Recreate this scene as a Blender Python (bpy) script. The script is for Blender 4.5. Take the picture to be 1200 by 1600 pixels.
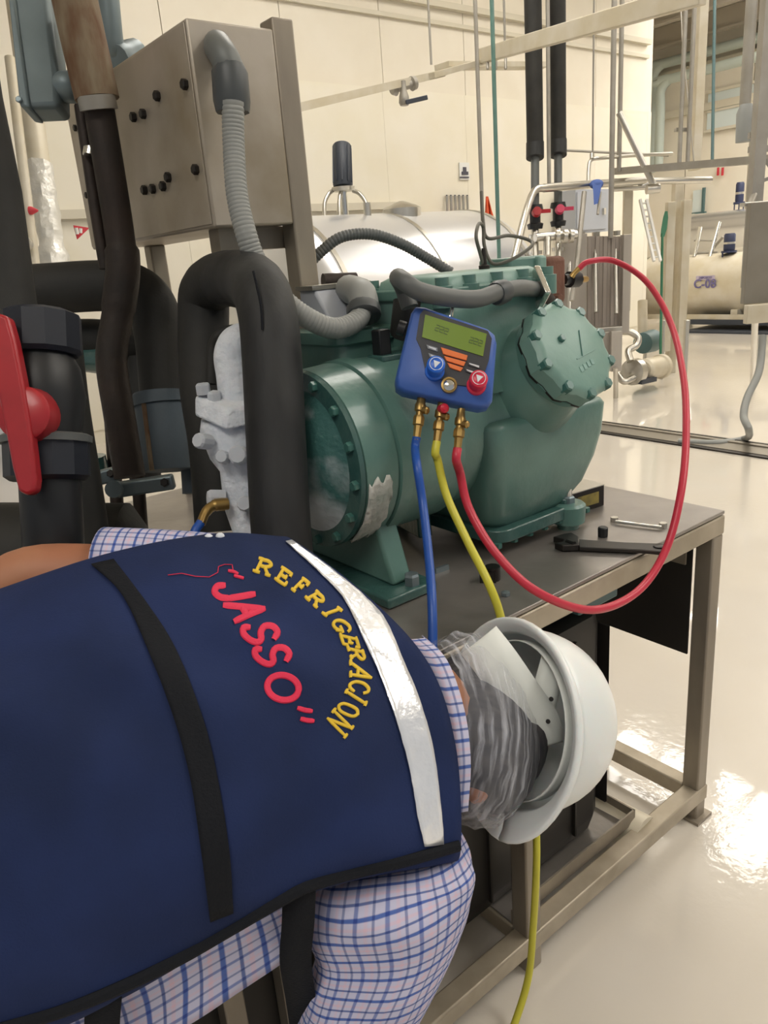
import bpy, bmesh, math, random
from math import sin, cos, pi, radians
from mathutils import Vector, Matrix
from mathutils.bvhtree import BVHTree
random.seed(7)
scn = bpy.context.scene
for o_ in list(bpy.data.objects): bpy.data.objects.remove(o_)
COL = scn.collection
# ------------------------------------------------------------------ camera
FPX, VPX, VPY, CAMH = 1180.0, 890.0, 4350.0, 1.34
dn = Vector((VPX-600, VPY-800, FPX)).normalized()
up_c = -dn
fw = Vector((0, 0, 1)); Yc = (fw - fw.dot(up_c)*up_c).normalized(); Xc = Yc.cross(up_c)
def c2w(v): return Vector((Xc.dot(v), Yc.dot(v), up_c.dot(v)))
O = Vector((0, 0, CAMH))
cam_d = bpy.data.cameras.new('camera'); cam = bpy.data.objects.new('camera', cam_d); COL.objects.link(cam)
cam_d.sensor_fit = 'VERTICAL'; cam_d.sensor_height = 36.0; cam_d.lens = FPX/1600*36.0
cam_d.clip_start = 0.05; cam_d.clip_end = 200
R_, D_, F_ = c2w(Vector((1,0,0))), c2w(Vector((0,1,0))), c2w(Vector((0,0,1)))
m = Matrix((R_, -D_, -F_)).transposed().to_4x4(); m.translation = O
cam.matrix_world = m; scn.camera = cam
# ------------------------------------------------------------------ world, lamps, exposure
w_ = bpy.data.worlds.new('hall_ambience'); scn.world = w_; w_.use_nodes = True
bg = w_.node_tree.nodes['Background']; bg.inputs[0].default_value = (.94, .965, 1.0, 1); bg.inputs[1].default_value = .40
scn.view_settings.view_transform = 'Standard'; scn.view_settings.look = 'None'
scn.view_settings.exposure = -0.16; scn.view_settings.gamma = 1.0
try: scn.view_settings.use_curve_mapping = False
except Exception: pass
SKY_EMIT = 11.5
# ------------------------------------------------------------------ frames
# the bench and the hall share one direction: L runs along the bench, W goes away from its front edge
A0 = Vector((.72, 1.50, 0)); an = radians(52.6)
L = Vector((sin(an), cos(an), 0)); W = Vector((-cos(an), sin(an), 0)); Z = Vector((0, 0, 1))
ZT = .785
def T(l, w, z): return A0 + l*L + w*W + z*Z
def ray(u, v): return c2w(Vector(((u-600)/FPX, (v-800)/FPX, 1.0)))
def D(u, v, d): return O + ray(u, v)*d
def Tz(u, v, z): r = ray(u, v); return O + r*((z-O.z)/r.z)
def Tw(u, v, w): r = ray(u, v); return O + r*((w-(O-A0).dot(W))/r.dot(W))
def Tl(u, v, l): r = ray(u, v); return O + r*((l-(O-A0).dot(L))/r.dot(L))
def toT(p): q = p-A0; return q.dot(L), q.dot(W), q.z
# ------------------------------------------------------------------ materials
def lin(h):
    c = [int(h[i:i+2], 16)/255 for i in (0, 2, 4)]
    return tuple(x/12.92 if x <= .04045 else ((x+.055)/1.055)**2.4 for x in c) + (1,)
def mat(name, col, rough=.5, metal=0, col2=None, nscale=8, amt=.5, bump=0, bscale=60, coat=0, spec=.5, stretch=None, lo=.35, hi=.65, sub=0):
    m = bpy.data.materials.new(name); m.use_nodes = True; nt = m.node_tree; b = nt.nodes['Principled BSDF']
    b.inputs['Base Color'].default_value = lin(col); b.inputs['Roughness'].default_value = rough
    b.inputs['Metallic'].default_value = metal; b.inputs['Coat Weight'].default_value = coat; b.inputs['Coat Roughness'].default_value = .12
    b.inputs['Specular IOR Level'].default_value = spec
    if sub: b.inputs['Subsurface Weight'].default_value = sub; b.inputs['Subsurface Radius'].default_value = (.02, .01, .008)
    tc = nt.nodes.new('ShaderNodeTexCoord'); src = tc.outputs['Object']
    if stretch:
        mp = nt.nodes.new('ShaderNodeMapping'); mp.inputs['Scale'].default_value = stretch; nt.links.new(src, mp.inputs[0]); src = mp.outputs[0]
    if col2:
        n = nt.nodes.new('ShaderNodeTexNoise'); n.inputs['Scale'].default_value = nscale; n.inputs['Detail'].default_value = 5; nt.links.new(src, n.inputs['Vector'])
        r = nt.nodes.new('ShaderNodeValToRGB'); r.color_ramp.elements[0].position = lo; r.color_ramp.elements[1].position = hi
        r.color_ramp.elements[0].color = lin(col); r.color_ramp.elements[1].color = lin(col2)
        nt.links.new(n.outputs['Fac'], r.inputs[0]); nt.links.new(r.outputs[0], b.inputs['Base Color'])
    if bump:
        n2 = nt.nodes.new('ShaderNodeTexNoise'); n2.inputs['Scale'].default_value = bscale; n2.inputs['Detail'].default_value = 4; nt.links.new(src, n2.inputs['Vector'])
        bp = nt.nodes.new('ShaderNodeBump'); bp.inputs['Strength'].default_value = bump; bp.inputs['Distance'].default_value = .01
        nt.links.new(n2.outputs['Fac'], bp.inputs['Height']); nt.links.new(bp.outputs[0], b.inputs['Normal'])
    return m
def plaid(name):
    m = bpy.data.materials.new(name); m.use_nodes = True; nt = m.node_tree; b = nt.nodes['Principled BSDF']; b.inputs['Roughness'].default_value = .9
    uv = nt.nodes.new('ShaderNodeUVMap'); sp = nt.nodes.new('ShaderNodeSeparateXYZ'); nt.links.new(uv.outputs[0], sp.inputs[0])
    outs = []
    for k in (0, 1):
        fr_ = nt.nodes.new('ShaderNodeMath'); fr_.operation = 'FRACT'; nt.links.new(sp.outputs[k], fr_.inputs[0])
        r = nt.nodes.new('ShaderNodeValToRGB'); cr = r.color_ramp; W0 = lin('dad9e8')
        while len(cr.elements) > 1: cr.elements.remove(cr.elements[-1])
        cr.elements[0].position = 0; cr.elements[0].color = W0
        for p, c in ((.08, W0), (.12, lin('5a76b8')), (.22, lin('5a76b8')), (.26, W0), (.42, W0), (.46, lin('e6d3de')), (.54, lin('e6d3de')), (.58, W0), (.68, W0), (.71, lin('6f7fae')), (.77, lin('6f7fae')), (.80, W0)):
            e = cr.elements.new(p); e.color = c
        nt.links.new(fr_.outputs[0], r.inputs[0]); outs.append(r.outputs[0])
    mx = nt.nodes.new('ShaderNodeMix'); mx.data_type = 'RGBA'; mx.blend_type = 'MULTIPLY'; mx.inputs[0].default_value = .8
    nt.links.new(outs[0], mx.inputs[6]); nt.links.new(outs[1], mx.inputs[7]); nt.links.new(mx.outputs[2], b.inputs['Base Color'])
    return m
def emit(name, col, s):
    m = bpy.data.materials.new(name); m.use_nodes = True; b = m.node_tree.nodes['Principled BSDF']
    b.inputs['Base Color'].default_value = lin(col); b.inputs['Emission Color'].default_value = lin(col); b.inputs['Emission Strength'].default_value = s
    return m
def film(name, col, alpha, nscale, lo, hi, stretch=None):
    m = bpy.data.materials.new(name); m.use_nodes = True; nt = m.node_tree; b = nt.nodes['Principled BSDF']
    b.inputs['Base Color'].default_value = lin(col); b.inputs['Roughness'].default_value = .25
    tc = nt.nodes.new('ShaderNodeTexCoord'); mp = nt.nodes.new('ShaderNodeMapping'); mp.inputs['Scale'].default_value = stretch or (1, 1, 1)
    nt.links.new(tc.outputs['UV'], mp.inputs[0])
    n = nt.nodes.new('ShaderNodeTexNoise'); n.inputs['Scale'].default_value = nscale; n.inputs['Detail'].default_value = 6; nt.links.new(mp.outputs[0], n.inputs['Vector'])
    r = nt.nodes.new('ShaderNodeValToRGB'); r.color_ramp.elements[0].position = lo; r.color_ramp.elements[1].position = hi
    r.color_ramp.elements[0].color = (alpha,)*3+(1,); r.color_ramp.elements[1].color = (.75,)*3+(1,)
    nt.links.new(n.outputs['Fac'], r.inputs[0]); nt.links.new(r.outputs[0], b.inputs['Alpha'])
    return m
M = dict(
 wall=mat('cream_wall_paint', 'e6dfd0', .6, col2='e1d9c8', nscale=2), wall2=mat('cream_panel', 'e9e3d4', .55, col2='e5deca', nscale=2),
 ceil=mat('roof_sheet', 'e8e2d4', .7), floor=None, ledge=mat('pale_steel_ledge', 'cfc8b6', .5),
 steel=mat('brushed_stainless', 'c9c6be', .3, 1, bump=.12, bscale=25, stretch=(1, 1, 14)), dulls=mat('dull_stainless', 'a8a49c', .45, .5, col2='9b968c', nscale=6),
 tank=mat('polished_tank_steel', 'dcdde0', .28, .6, bump=.05, bscale=3), cream_st=mat('cream_painted_steel', 'cfc8b8', .5, .2, col2='c4ba a2'.replace(' ', ''), nscale=5),
 box=mat('weathered_stainless_sheet', 'b3aa9d', .45, .4, col2='978a74', nscale=5, bump=.05, bscale=30, lo=.42, hi=.72), post=mat('weathered_square_tube', 'a09686', .45, .45, col2='877e72', nscale=9, stretch=(1, 1, .3)),
 bench=mat('bench_sheet_steel', '9c9691', .34, .6, col2='85807b', nscale=6, bump=.06, bscale=40), tube=mat('bench_square_tube', 'b3a896', .45, .35, col2='9d927f', nscale=10),
 green=mat('sea_green_machine_paint', '5f837a', .38, 0, col2='53766e', nscale=9, bump=.08, bscale=70, coat=.25), green2=mat('dark_green_wet_paint', '2f5450', .3, 0, col2='41625d', nscale=14, bump=.2, bscale=60, coat=.4),
 lgreen=mat('pale_green_cover_paint', '7b9c92', .4, 0, col2='6f9086', nscale=7, bump=.06, bscale=60), bolt=mat('green_bolt', '3e6b63', .4, 0, coat=.2),
 frost=mat('white_frost', 'e6eaf0', .85, 0, col2='d3d9e2', nscale=30, bump=.5, bscale=90, sub=.1), frostface=None,
 black=mat('black_pipe_foam', '20201e', .7, 0, col2='2c2b28', nscale=8, bump=.15, bscale=40), black2=mat('black_foam_worn', '1d1e1f', .62, 0, col2='3b3c3b', nscale=10, bump=.2, bscale=30, stretch=(1, 1, .25), lo=.5, hi=.8),
 blk=mat('black_plastic', '15171a', .45), navyblk=mat('blue_black_plastic', '161b26', .5), darkbox=mat('black_sheet_metal', '221f1c', .5, .2, col2='2b2825', nscale=5),
 greypvc=mat('grey_conduit_plastic', '8d8f8c', .5), greydk=mat('dark_grey_conduit', '5c5f5e', .5), elbow=mat('grey_elbow_fitting', '6c6f6d', .5, .2), collar=mat('dark_grey_collar', '44484a', .45),
 condb=mat('blue_grey_cast_conduit', '7c8a8e', .45, .3, col2='6f7c80', nscale=9), rusty=mat('rusty_insulated_pipe', '8d8069', .7, .1, col2='6b4c33', nscale=30, bump=.3, bscale=50, stretch=(1, 1, .3)),
 rustdk=mat('dark_rusty_pipe', '3a2f29', .6, .3, col2='2a2522', nscale=12, bump=.2), rustcap=mat('rust_brown_iron', '7a5546', .75, .2, col2='684739', nscale=15, bump=.3), galv=mat('galvanised_clamp', '7e8b90', .4, .6),
 tape=mat('blue_grey_wrap', '5c6871', .6, .1, col2='525c64', nscale=6, bump=.1), dulld=mat('dull_cabinet_steel', '8f8a80', .5, .4, col2='857f74', nscale=4), tank2=mat('mirror_tank_steel', 'dcdcdc', .22, .9),
 red=mat('red_valve_handle', 'a81c26', .4, coat=.2, col2='9c1a22', nscale=20), redp=mat('red_plastic', 'c81e36', .35), pink=mat('pink_red_handle', 'c03a5a', .4),
 gblue=mat('blue_rubber_case', '3a60ad', .45, col2='3457a0', nscale=6), gdk=mat('dark_grey_faceplate', '37383c', .5), lcd=mat('green_lcd', '78913c', .25, col2='6f8838', nscale=3), lcdtx=mat('lcd_digit_dark', '4f6331', .4),
 orange=mat('orange_button', 'e8783a', .5), btn=mat('grey_button', '85898f', .5), btntx=mat('button_print', 'd5d7da', .5), kblue=mat('blue_knob', '2767cf', .35), kred=mat('red_knob', 'd32647', .35), white=mat('white_print', 'dfe3ea', .5),
 brass=mat('brass', 'b39559', .35, .8, col2='94794a', nscale=30), hblue=mat('blue_rubber_hose', '1f4fa3', .4), hyel=mat('yellow_rubber_hose', 'c9c23e', .4), hred=mat('red_rubber_hose', 'c02c42', .38),
 chrome=mat('chrome', 'd8d8d4', .15, 1), tool=mat('dark_tool_steel', '3b3836', .4, .8), navy=mat('navy_vest_fabric', '222f57', .85, col2='1c2747', nscale=6, bump=.12, bscale=400, spec=.2), trim=mat('black_webbing', '16181d', .8, bump=.2, bscale=300, spec=.2),
 refl=mat('silver_reflective_tape', 'f4f6fa', .3, .6, bump=.5, bscale=28), redthr=mat('red_embroidery', 'd8264c', .7, bump=.2, bscale=500), yelthr=mat('yellow_embroidery', 'd9b62f', .7, bump=.2, bscale=500),
 skin=mat('skin', 'b07a5c', .55, col2='a87054', nscale=12, sub=.1), hair=mat('dark_hair', '4d4a4c', .7, col2='35343a', nscale=40, stretch=(1, 6, 1)), trous=mat('dark_trousers', '23262d', .9), boot=mat('black_boot', '17161a', .6),
 helmet=mat('white_hard_hat_plastic', 'e4e8e8', .32, sub=.25, coat=.2), strap=mat('white_nylon_band', 'dcdfda', .5), pcream=mat('cream_pvc_pipe', 'd9d0bb', .4), wrap=None,
 orangec=mat('orange_cloth', 'd8572f', .8), gcab=mat('grey_cabinet_paint', 'a9adb5', .5), poster=mat('white_poster', 'e4e4e0', .6), ink=mat('dark_ink', '4a4a56', .7), violet=mat('violet_ink', '6a6390', .7), vioband=mat('pale_violet_label', 'b7acc0', .7), redink=mat('red_ink', 'cc3b46', .6),
 greenh=mat('green_broom_plastic', '24684a', .5), bluetie=mat('blue_rag', '5068a8', .8), motor=mat('dark_motor_paint', '3a3f48', .5, .1), motorb=mat('navy_motor_paint', '2c3350', .5), duct=mat('pale_blue_duct', 'b6c0b8', .5), beam=mat('grey_roof_steel', '958d80', .6), teal=mat('teal_beam', '5f9088', .5), glassw=mat('pale_window_glass', 'cfd9d8', .15), pteal=mat('teal_motor', '4b686a', .45), sticker=mat('worn_yellow_label', '9a8a45', .6, col2='6d6440', nscale=40), cableg=mat('grey_cable', '5d5b52', .5), kerb=mat('grey_kerb_metal', '8f887c', .4, .5), mark=mat('grey_ink_line', '7fa098', .5), plaid=plaid('plaid_shirt_fabric'), film=film('clear_hair_cover', 'd6d8e0', .10, 3.2, .45, .82, (1.0, 6, 1)), sky=emit('skylight_panel', 'fffaf2', SKY_EMIT))  # beam is one even grey for roof beams and glazing bars
def m_floor():
    m = mat('cream_epoxy_floor', 'd8d1c6', .32, col2='d0c8bb', nscale=1.3, coat=1.0, spec=.4); nt = m.node_tree; b = nt.nodes['Principled BSDF']
    tc = nt.nodes.new('ShaderNodeTexCoord'); n = nt.nodes.new('ShaderNodeTexNoise'); n.inputs['Scale'].default_value = 5; n.inputs['Detail'].default_value = 6
    n3 = nt.nodes.new('ShaderNodeTexNoise'); n3.inputs['Scale'].default_value = 1.1
    nt.links.new(tc.outputs['Object'], n.inputs['Vector']); nt.links.new(tc.outputs['Object'], n3.inputs['Vector'])
    mr = nt.nodes.new('ShaderNodeMapRange'); mr.inputs[1].default_value = .45; mr.inputs[2].default_value = .6; mr.inputs[3].default_value = .0; mr.inputs[4].default_value = .12
    nt.links.new(n3.outputs['Fac'], mr.inputs[0])
    n2 = nt.nodes.new('ShaderNodeTexNoise'); n2.inputs['Scale'].default_value = 38; n2.inputs['Detail'].default_value = 3; nt.links.new(tc.outputs['Object'], n2.inputs['Vector'])
    bp = nt.nodes.new('ShaderNodeBump'); bp.inputs['Distance'].default_value = .01; nt.links.new(mr.outputs[0], bp.inputs['Strength']); nt.links.new(n2.outputs['Fac'], bp.inputs['Height'])
    for i in ('Normal', 'Coat Normal'): nt.links.new(bp.outputs[0], b.inputs[i])
    return m
M['floor'] = m_floor(); M['floor'].node_tree.nodes['Principled BSDF'].inputs['Coat Roughness'].default_value = .035
M['frostface'] = mat('frosted_green_end_plate', '3a6662', .5, 0, col2='c9d2d6', nscale=9, bump=.35, bscale=60, lo=.42, hi=.66)
def frost_low():
    nt = M['frostface'].node_tree; tc = next(n for n in nt.nodes if n.type == 'TEX_COORD'); rp = next(n for n in nt.nodes if n.type == 'VALTORGB'); ns = rp.inputs[0].links[0].from_node
    sp = nt.nodes.new('ShaderNodeSeparateXYZ'); nt.links.new(tc.outputs['Object'], sp.inputs[0])
    ma = nt.nodes.new('ShaderNodeMath'); ma.operation = 'MULTIPLY_ADD'; ma.inputs[1].default_value = -1.5; ma.inputs[2].default_value = .36; nt.links.new(sp.outputs[2], ma.inputs[0])
    ad = nt.nodes.new('ShaderNodeMath'); nt.links.new(ma.outputs[0], ad.inputs[0]); nt.links.new(ns.outputs['Fac'], ad.inputs[1]); nt.links.new(ad.outputs[0], rp.inputs[0])
frost_low()
M['frostpatch'] = mat('frost_patch_on_paint', 'cfcfc8', .8, 0, col2='a9b1a8', nscale=28, bump=.5, bscale=80)
M['wrap'] = mat('crinkled_foil_wrap', 'd5d3cc', .3, .3, bump=.8, bscale=25)
M['pale_plate'] = mat('stainless_plate', 'b9b3aa', .4, .4, col2='a9a299', nscale=4, stretch=(1, 1, .2))
M['pack'] = mat('plate_pack_edge', '9a9189', .5, .3)
# ------------------------------------------------------------------ mesh builder
def perp(t):
    a = Vector((0, 0, 1)) if abs(t.z) < .9 else Vector((1, 0, 0))
    n = t.cross(a).normalized(); return n, t.cross(n).normalized()
def cr(pts, n=8):
    P = [Vector(p) for p in pts]
    if len(P) < 3: return P
    out = []
    for i in range(len(P)-1):
        p0 = P[i-1] if i else P[0]*2-P[1]; p1, p2 = P[i], P[i+1]; p3 = P[i+2] if i+2 < len(P) else P[-1]*2-P[-2]
        for k in range(n):
            t = k/n
            out.append(.5*((2*p1)+(p2-p0)*t+(2*p0-5*p1+4*p2-p3)*t*t+(3*p1-p0-3*p2+p3)*t**3))
    out.append(P[-1]); return out
class MB:
    def __init__(s): s.v = []; s.f = []; s.uv = {}
    def box(s, o, ex, ey, ez):
        b = len(s.v)
        for i in (-1, 1):
            for j in (-1, 1):
                for k in (-1, 1): s.v.append(o+i*ex+j*ey+k*ez)
        q = [(0,1,3,2),(4,6,7,5),(0,4,5,1),(2,3,7,6),(0,2,6,4),(1,5,7,3)]
        if ex.cross(ey).dot(ez) < 0: q = [tuple(reversed(x)) for x in q]
        s.f += [tuple(b+i for i in x) for x in q]; return s
    def bx(s, l0, l1, w0, w1, z0, z1):
        return s.box(T((l0+l1)/2, (w0+w1)/2, (z0+z1)/2), L*abs(l1-l0)/2, W*abs(w1-w0)/2, Z*abs(z1-z0)/2)
    def bar(s, p, q, a, b, side=None):
        t = (q-p).normalized()
        if side is None: n, m2 = perp(t)
        else: n = (side-side.dot(t)*t).normalized(); m2 = t.cross(n)
        return s.box((p+q)/2, (q-p)/2, n*a/2, m2*b/2)
    def rings(s, rings, closed=True, caps=True, uv=None):
        b = len(s.v); n = len(rings[0])
        for r in rings: s.v += r
        for i in range(len(rings)-1):
            for j in range(n if closed else n-1):
                k = (j+1) % n; f = (b+i*n+j, b+i*n+k, b+(i+1)*n+k, b+(i+1)*n+j)
                if uv: s.uv[len(s.f)] = [uv(i, j), uv(i, j+1), uv(i+1, j+1), uv(i+1, j)]
                s.f.append(f)
        if caps and closed:
            s.f.append(tuple(b+j for j in reversed(range(n)))); e = b+(len(rings)-1)*n; s.f.append(tuple(e+j for j in range(n)))
        return s
    def tube(s, pts, r, n=12, caps=True):
        P = [Vector(p) for p in pts]; rr = r if isinstance(r, (list, tuple)) else [r]*len(P)
        t0 = (P[1]-P[0]).normalized(); N, B = perp(t0); rings = []
        for i, p in enumerate(P):
            t = (P[min(i+1, len(P)-1)]-P[max(i-1, 0)]).normalized()
            N = (N-N.dot(t)*t).normalized(); B = t.cross(N)
            rings.append([p+rr[i]*(cos(2*pi*j/n)*N+sin(2*pi*j/n)*B) for j in range(n)])
        return s.rings(rings, True, caps)
    def hose(s, pts, r, n=12, k=8): return s.tube(cr(pts, k), r, n)
    def corr(s, pts, r, pitch=.008, n=14, k=60, depth=.9):
        P = cr(pts, k); d = 0; Q = [P[0]]; rr = [r]; acc = 0
        step = pitch/3; last = P[0]; c = 0
        for i in range(1, len(P)):
            seg = (P[i]-P[i-1]).length; x = 0
            while acc+seg-x >= step and seg > 0:
                x += step-acc; acc = 0; c += 1
                Q.append(P[i-1].lerp(P[i], min(1, x/seg))); rr.append(r*(depth if c % 3 == 0 else 1))
            acc += seg-x
        return s.tube(Q, rr, n)
    def lathe(s, o, ax, prof, n=28, caps=True):
        ax = ax.normalized(); N, B = perp(ax)
        return s.rings([[o+ax*h+max(r, 1e-4)*(cos(2*pi*j/n)*N+sin(2*pi*j/n)*B) for j in range(n)] for h, r in prof], True, caps)
    def cyl(s, p, q, r, n=20): return s.tube([p, q], r, n)
    def ell(s, o, a, b, c, nu=20, nv=12):
        rings = []
        for i in range(nv+1):
            t = -pi/2+pi*i/nv; ct = max(cos(t), .002)
            rings.append([o+c*sin(t)+ct*(cos(2*pi*j/nu)*a+sin(2*pi*j/nu)*b) for j in range(nu)])
        return s.rings(rings)
    def prism(s, pts, d):
        b = len(s.v); n = len(pts); P = [Vector(p) for p in pts]; s.v += P+[p+d for p in P]
        nrm = Vector((0, 0, 0))
        for i in range(n): nrm += P[i].cross(P[(i+1) % n])
        fwd = nrm.dot(d) > 0
        A = tuple(b+i for i in range(n)); B2 = tuple(b+n+i for i in range(n))
        s.f += [tuple(reversed(A)) if fwd else A, B2 if fwd else tuple(reversed(B2))]
        for i in range(n):
            k = (i+1) % n; q = (b+i, b+k, b+n+k, b+n+i); s.f.append(q if fwd else tuple(reversed(q)))
        return s
    def grid(s, rows, uv=None): return s.rings(rows, False, False, uv)
    def build(s, name, mt, parent=None, bevel=0, smooth=True, angle=40, seg=2, solid=0, sub=0):
        if parent is None:
            xs = [p.x for p in s.v]; ys = [p.y for p in s.v]; org = Vector(((min(xs)+max(xs))/2, (min(ys)+max(ys))/2, min(p.z for p in s.v)))
        else: org = Vector(parent['_org'])
        me = bpy.data.meshes.new(name); me.from_pydata([p-org for p in s.v], [], s.f)
        if s.uv:
            ul = me.uv_layers.new(name='UVMap')
            for fi, uvs in s.uv.items():
                for li, q in zip(me.polygons[fi].loop_indices, uvs): ul.data[li].uv = q
        me.materials.append(M[mt] if isinstance(mt, str) else mt)
        o = bpy.data.objects.new(name, me); COL.objects.link(o)
        if parent is None: o.location = org
        else: o.parent = parent
        o['_org'] = list(org)
        if smooth:
            me.polygons.foreach_set('use_smooth', [True]*len(me.polygons))
            try: me.set_sharp_from_angle(angle=radians(angle))
            except Exception: pass
        if sub:
            md = o.modifiers.new('sub', 'SUBSURF'); md.levels = sub; md.render_levels = sub
        if solid:
            md = o.modifiers.new('solid', 'SOLIDIFY'); md.thickness = solid; md.offset = -1
        if bevel:
            md = o.modifiers.new('bev', 'BEVEL'); md.width = bevel; md.segments = seg; md.limit_method = 'ANGLE'; md.angle_limit = radians(35)
        return o
def tag(o, label=None, cat=None, group=None, kind=None):
    if label: o['label'] = label
    if cat: o['category'] = cat
    if group: o['group'] = group
    if kind: o['kind'] = kind
    return o
def thing(name, loc, label, cat, group=None):
    e = bpy.data.objects.new(name, None); e.location = loc; e['_org'] = list(loc); e.empty_display_size = .05; COL.objects.link(e)
    return tag(e, label, cat, group)
def struct(name, mb, mt, label=None, **k):
    o = mb.build(name, mt, None, **k); o['kind'] = 'structure'
    return tag(o, label)
HEX = {}
def bolt(parent, p, ax, r=.008, h=.007, mt='bolt', name='bolt', n=6):
    key = (mt, n)
    if key not in HEX:
        mb = MB().lathe(Vector((0, 0, 0)), Z, [(-.3, 1), (.8, 1), (1, .8)], n)
        me = bpy.data.meshes.new('bolt_mesh'); me.from_pydata(mb.v, [], mb.f); me.materials.append(M[mt]); HEX[key] = me
    o = bpy.data.objects.new(name, HEX[key]); COL.objects.link(o); o.parent = parent
    o.location = p-Vector(parent['_org']); o.rotation_mode = 'QUATERNION'; o.rotation_quaternion = ax.to_track_quat('Z', 'Y'); o.scale = (r, r, h)
    return o
# ================================================================== SETTING
WB = 6.0; ZC = 5.0
f_ = MB(); f_.bx(-9, 13.7, -7, 9.5, -.1, 0); struct('floor', f_, 'floor', smooth=False)
wb = MB().bx(-9, 8.95, WB+.12, WB+.3, 0, ZC); wall_back = struct('wall_back', wb, 'wall', smooth=False)
for i in range(15):  # upper cladding panels with open joints
    l0 = -9+i*1.2; MB().bx(l0+.004, min(l0+1.196, 8.95), WB+.09, WB+.125, 3.05, ZC-.02).build('wall_panel', 'wall', wall_back, smooth=False)
wp = MB().bx(-9, 8.95, WB, WB+.085, 0, 3.03); wall_part = struct('wall_partition', wp, 'wall2', smooth=False)
for i in range(16):
    l0 = -9+i*1.19; MB().bx(l0+.0012, min(l0+1.1888, 8.94), WB-.012, WB+.002, .12, 3.02).build('wall_panel', 'wall2', wall_part, smooth=False)
struct('trim_1', MB().bx(-9, 8.95, WB+.02, WB+.12, 3.86, 3.92).bx(-9, 8.95, WB+.05, WB+.12, 3.70, 3.74), 'ledge', smooth=False)
struct('trim_2', MB().bx(-2, 4.2, WB-.07, WB-.01, 1.86, 1.93), 'ledge', smooth=False)
struct('wall_return', MB().bx(8.95, 9.1, WB+.1, 9.4, 0, ZC), 'wall', smooth=False)
wr = struct('wall_rear', MB().bx(9.1, 13.5, 9.2, 9.4, 0, ZC), 'wall', smooth=False)
for i in range(5): MB().bx(9.2+i*.83, 9.2+i*.83+.81, 9.16, 9.21, 0, ZC-.02).build('wall_panel', 'wall', wr, smooth=False)
struct('trim_3', MB().bx(13.36, 13.45, -7, 9.1, 3.55, 3.68).bx(13.36, 13.45, -7, 9.1, 4.3, 4.38), 'ledge', smooth=False)
we = struct('wall_end', MB().bx(13.5, 13.7, -7, 9.4, 0, ZC), 'wall', smooth=False)
for i in range(13): MB().bx(13.44, 13.51, -7+i*1.26, -7+i*1.26+1.24, 0, ZC-.02).build('wall_panel', 'wall', we, smooth=False)
struct('ceiling', MB().bx(-9, 13.7, 1.0, 9.4, ZC+.06, ZC+.2).bx(-9, 13.7, -7, 1.0, ZC+.06, ZC+.2), 'ceil', smooth=False)
k = 0
for l0, l1, w0, w1 in ((5.1, 6.4, 2.0, 4.4), (9.4, 12.4, 1.0, 5.6), (1.4, 2.8, 1.6, 4.4), (1.4, 2.8, -4.4, -1.4), (5.1, 6.4, -4.2, -.6), (-4.4, -3.0, -3.4, -.5)):  # unseen glowing roof panels; the second is widened to brighten the end wall
    k += 1; fr = struct('window_%d' % k, MB().bx(l0, l1, w0, w1, ZC+.03, ZC+.055), 'sky', smooth=False)
    for q in range(1, 4): MB().bx(l0, l1, w0+(w1-w0)*q/4-.03, w0+(w1-w0)*q/4+.03, ZC-.03, ZC+.04).build('glazing_bar', 'beam', fr, smooth=False)
# roof beams seen at the upper right
for i, l0 in enumerate((9.2, 11.4, 12.9)):
    tag(MB().bx(l0-.09, l0+.09, -3, 9.1, ZC-.30, ZC-.27).bx(l0-.03, l0+.03, -3, 9.1, ZC-.27, ZC+.05).build('roof_beam', 'beam', None, smooth=False), ('pale roof beam nearest in the upper right corner', 'pale roof beam crossing behind the tall cream post', 'farthest pale roof beam high above the far tanks')[i], 'beam', 'roof beams')
# kerb strip on the floor between the bench and the plant
kb = MB(); p, q = Tz(905, 657, 0), Tz(1330, 717, 0); kd = (q-p).normalized(); ks = Vector((-kd.y, kd.x, 0))
if ks.y > 0: ks = -ks
struct('trim_4', MB().box((p+q)/2+ks*.05+Z*.006, (q-p)/2, ks*.022, Z*.016).box((p+q)/2+ks*.15+Z*.005, (q-p)/2, ks*.085, Z*.008), 'kerb', 'grey metal kerb strip set in the cream floor', smooth=False)
struct('trim_5', MB().box((p+q)/2-ks*.01+Z*.006, (q-p)/2, ks*.010, Z*.012).box((p+q)/2+ks*.26+Z*.004, (q-p)/2, ks*.02, Z*.006), 'tool', 'dark joint lines along the kerb', smooth=False)
# ================================================================== BACKGROUND PLANT
def shelltank(name, label, l0, l1, wc, zc, r, mt='tank', ends=(1, 1), axis='L', group=None, legs=True):
    ax, ctr = (L, lambda a: T(a, wc, zc)) if axis == 'L' else (W, lambda a: T(wc, a, zc))
    t = thing(name, ctr((l0+l1)/2)-Z*zc, label, 'tank', group)
    MB().lathe(ctr(l0), ax, [(0, r), (l1-l0, r)], 48).build('shell', mt, t)
    dome = [(r*.34*sin(a*pi/16), r*cos(a*pi/16)) for a in range(0, 9)]
    MB().lathe(ctr(l1), ax, dome, 48).build('dome_end', mt, t); MB().lathe(ctr(l0), -ax, dome, 48).build('dome_end', mt, t)
    for a in (l0+.04, (l0+l1)/2, l1-.04): MB().lathe(ctr(a)-ax*.02, ax, [(0, r), (.0, r+.008), (.04, r+.008), (.04, r)], 48).build('weld_band', 'steel', t)
    if legs:
        for a in (l0+.3, l1-.3):
            c_ = ctr(a)
            s2 = W if axis == 'L' else L
            for q in (-1, 1):
                b_ = c_+s2*q*r*.6; MB().cyl(Vector((b_.x, b_.y, 0)), b_-Z*r*.6, .05, 12).build('leg', 'steel', t)
    return t
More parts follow.
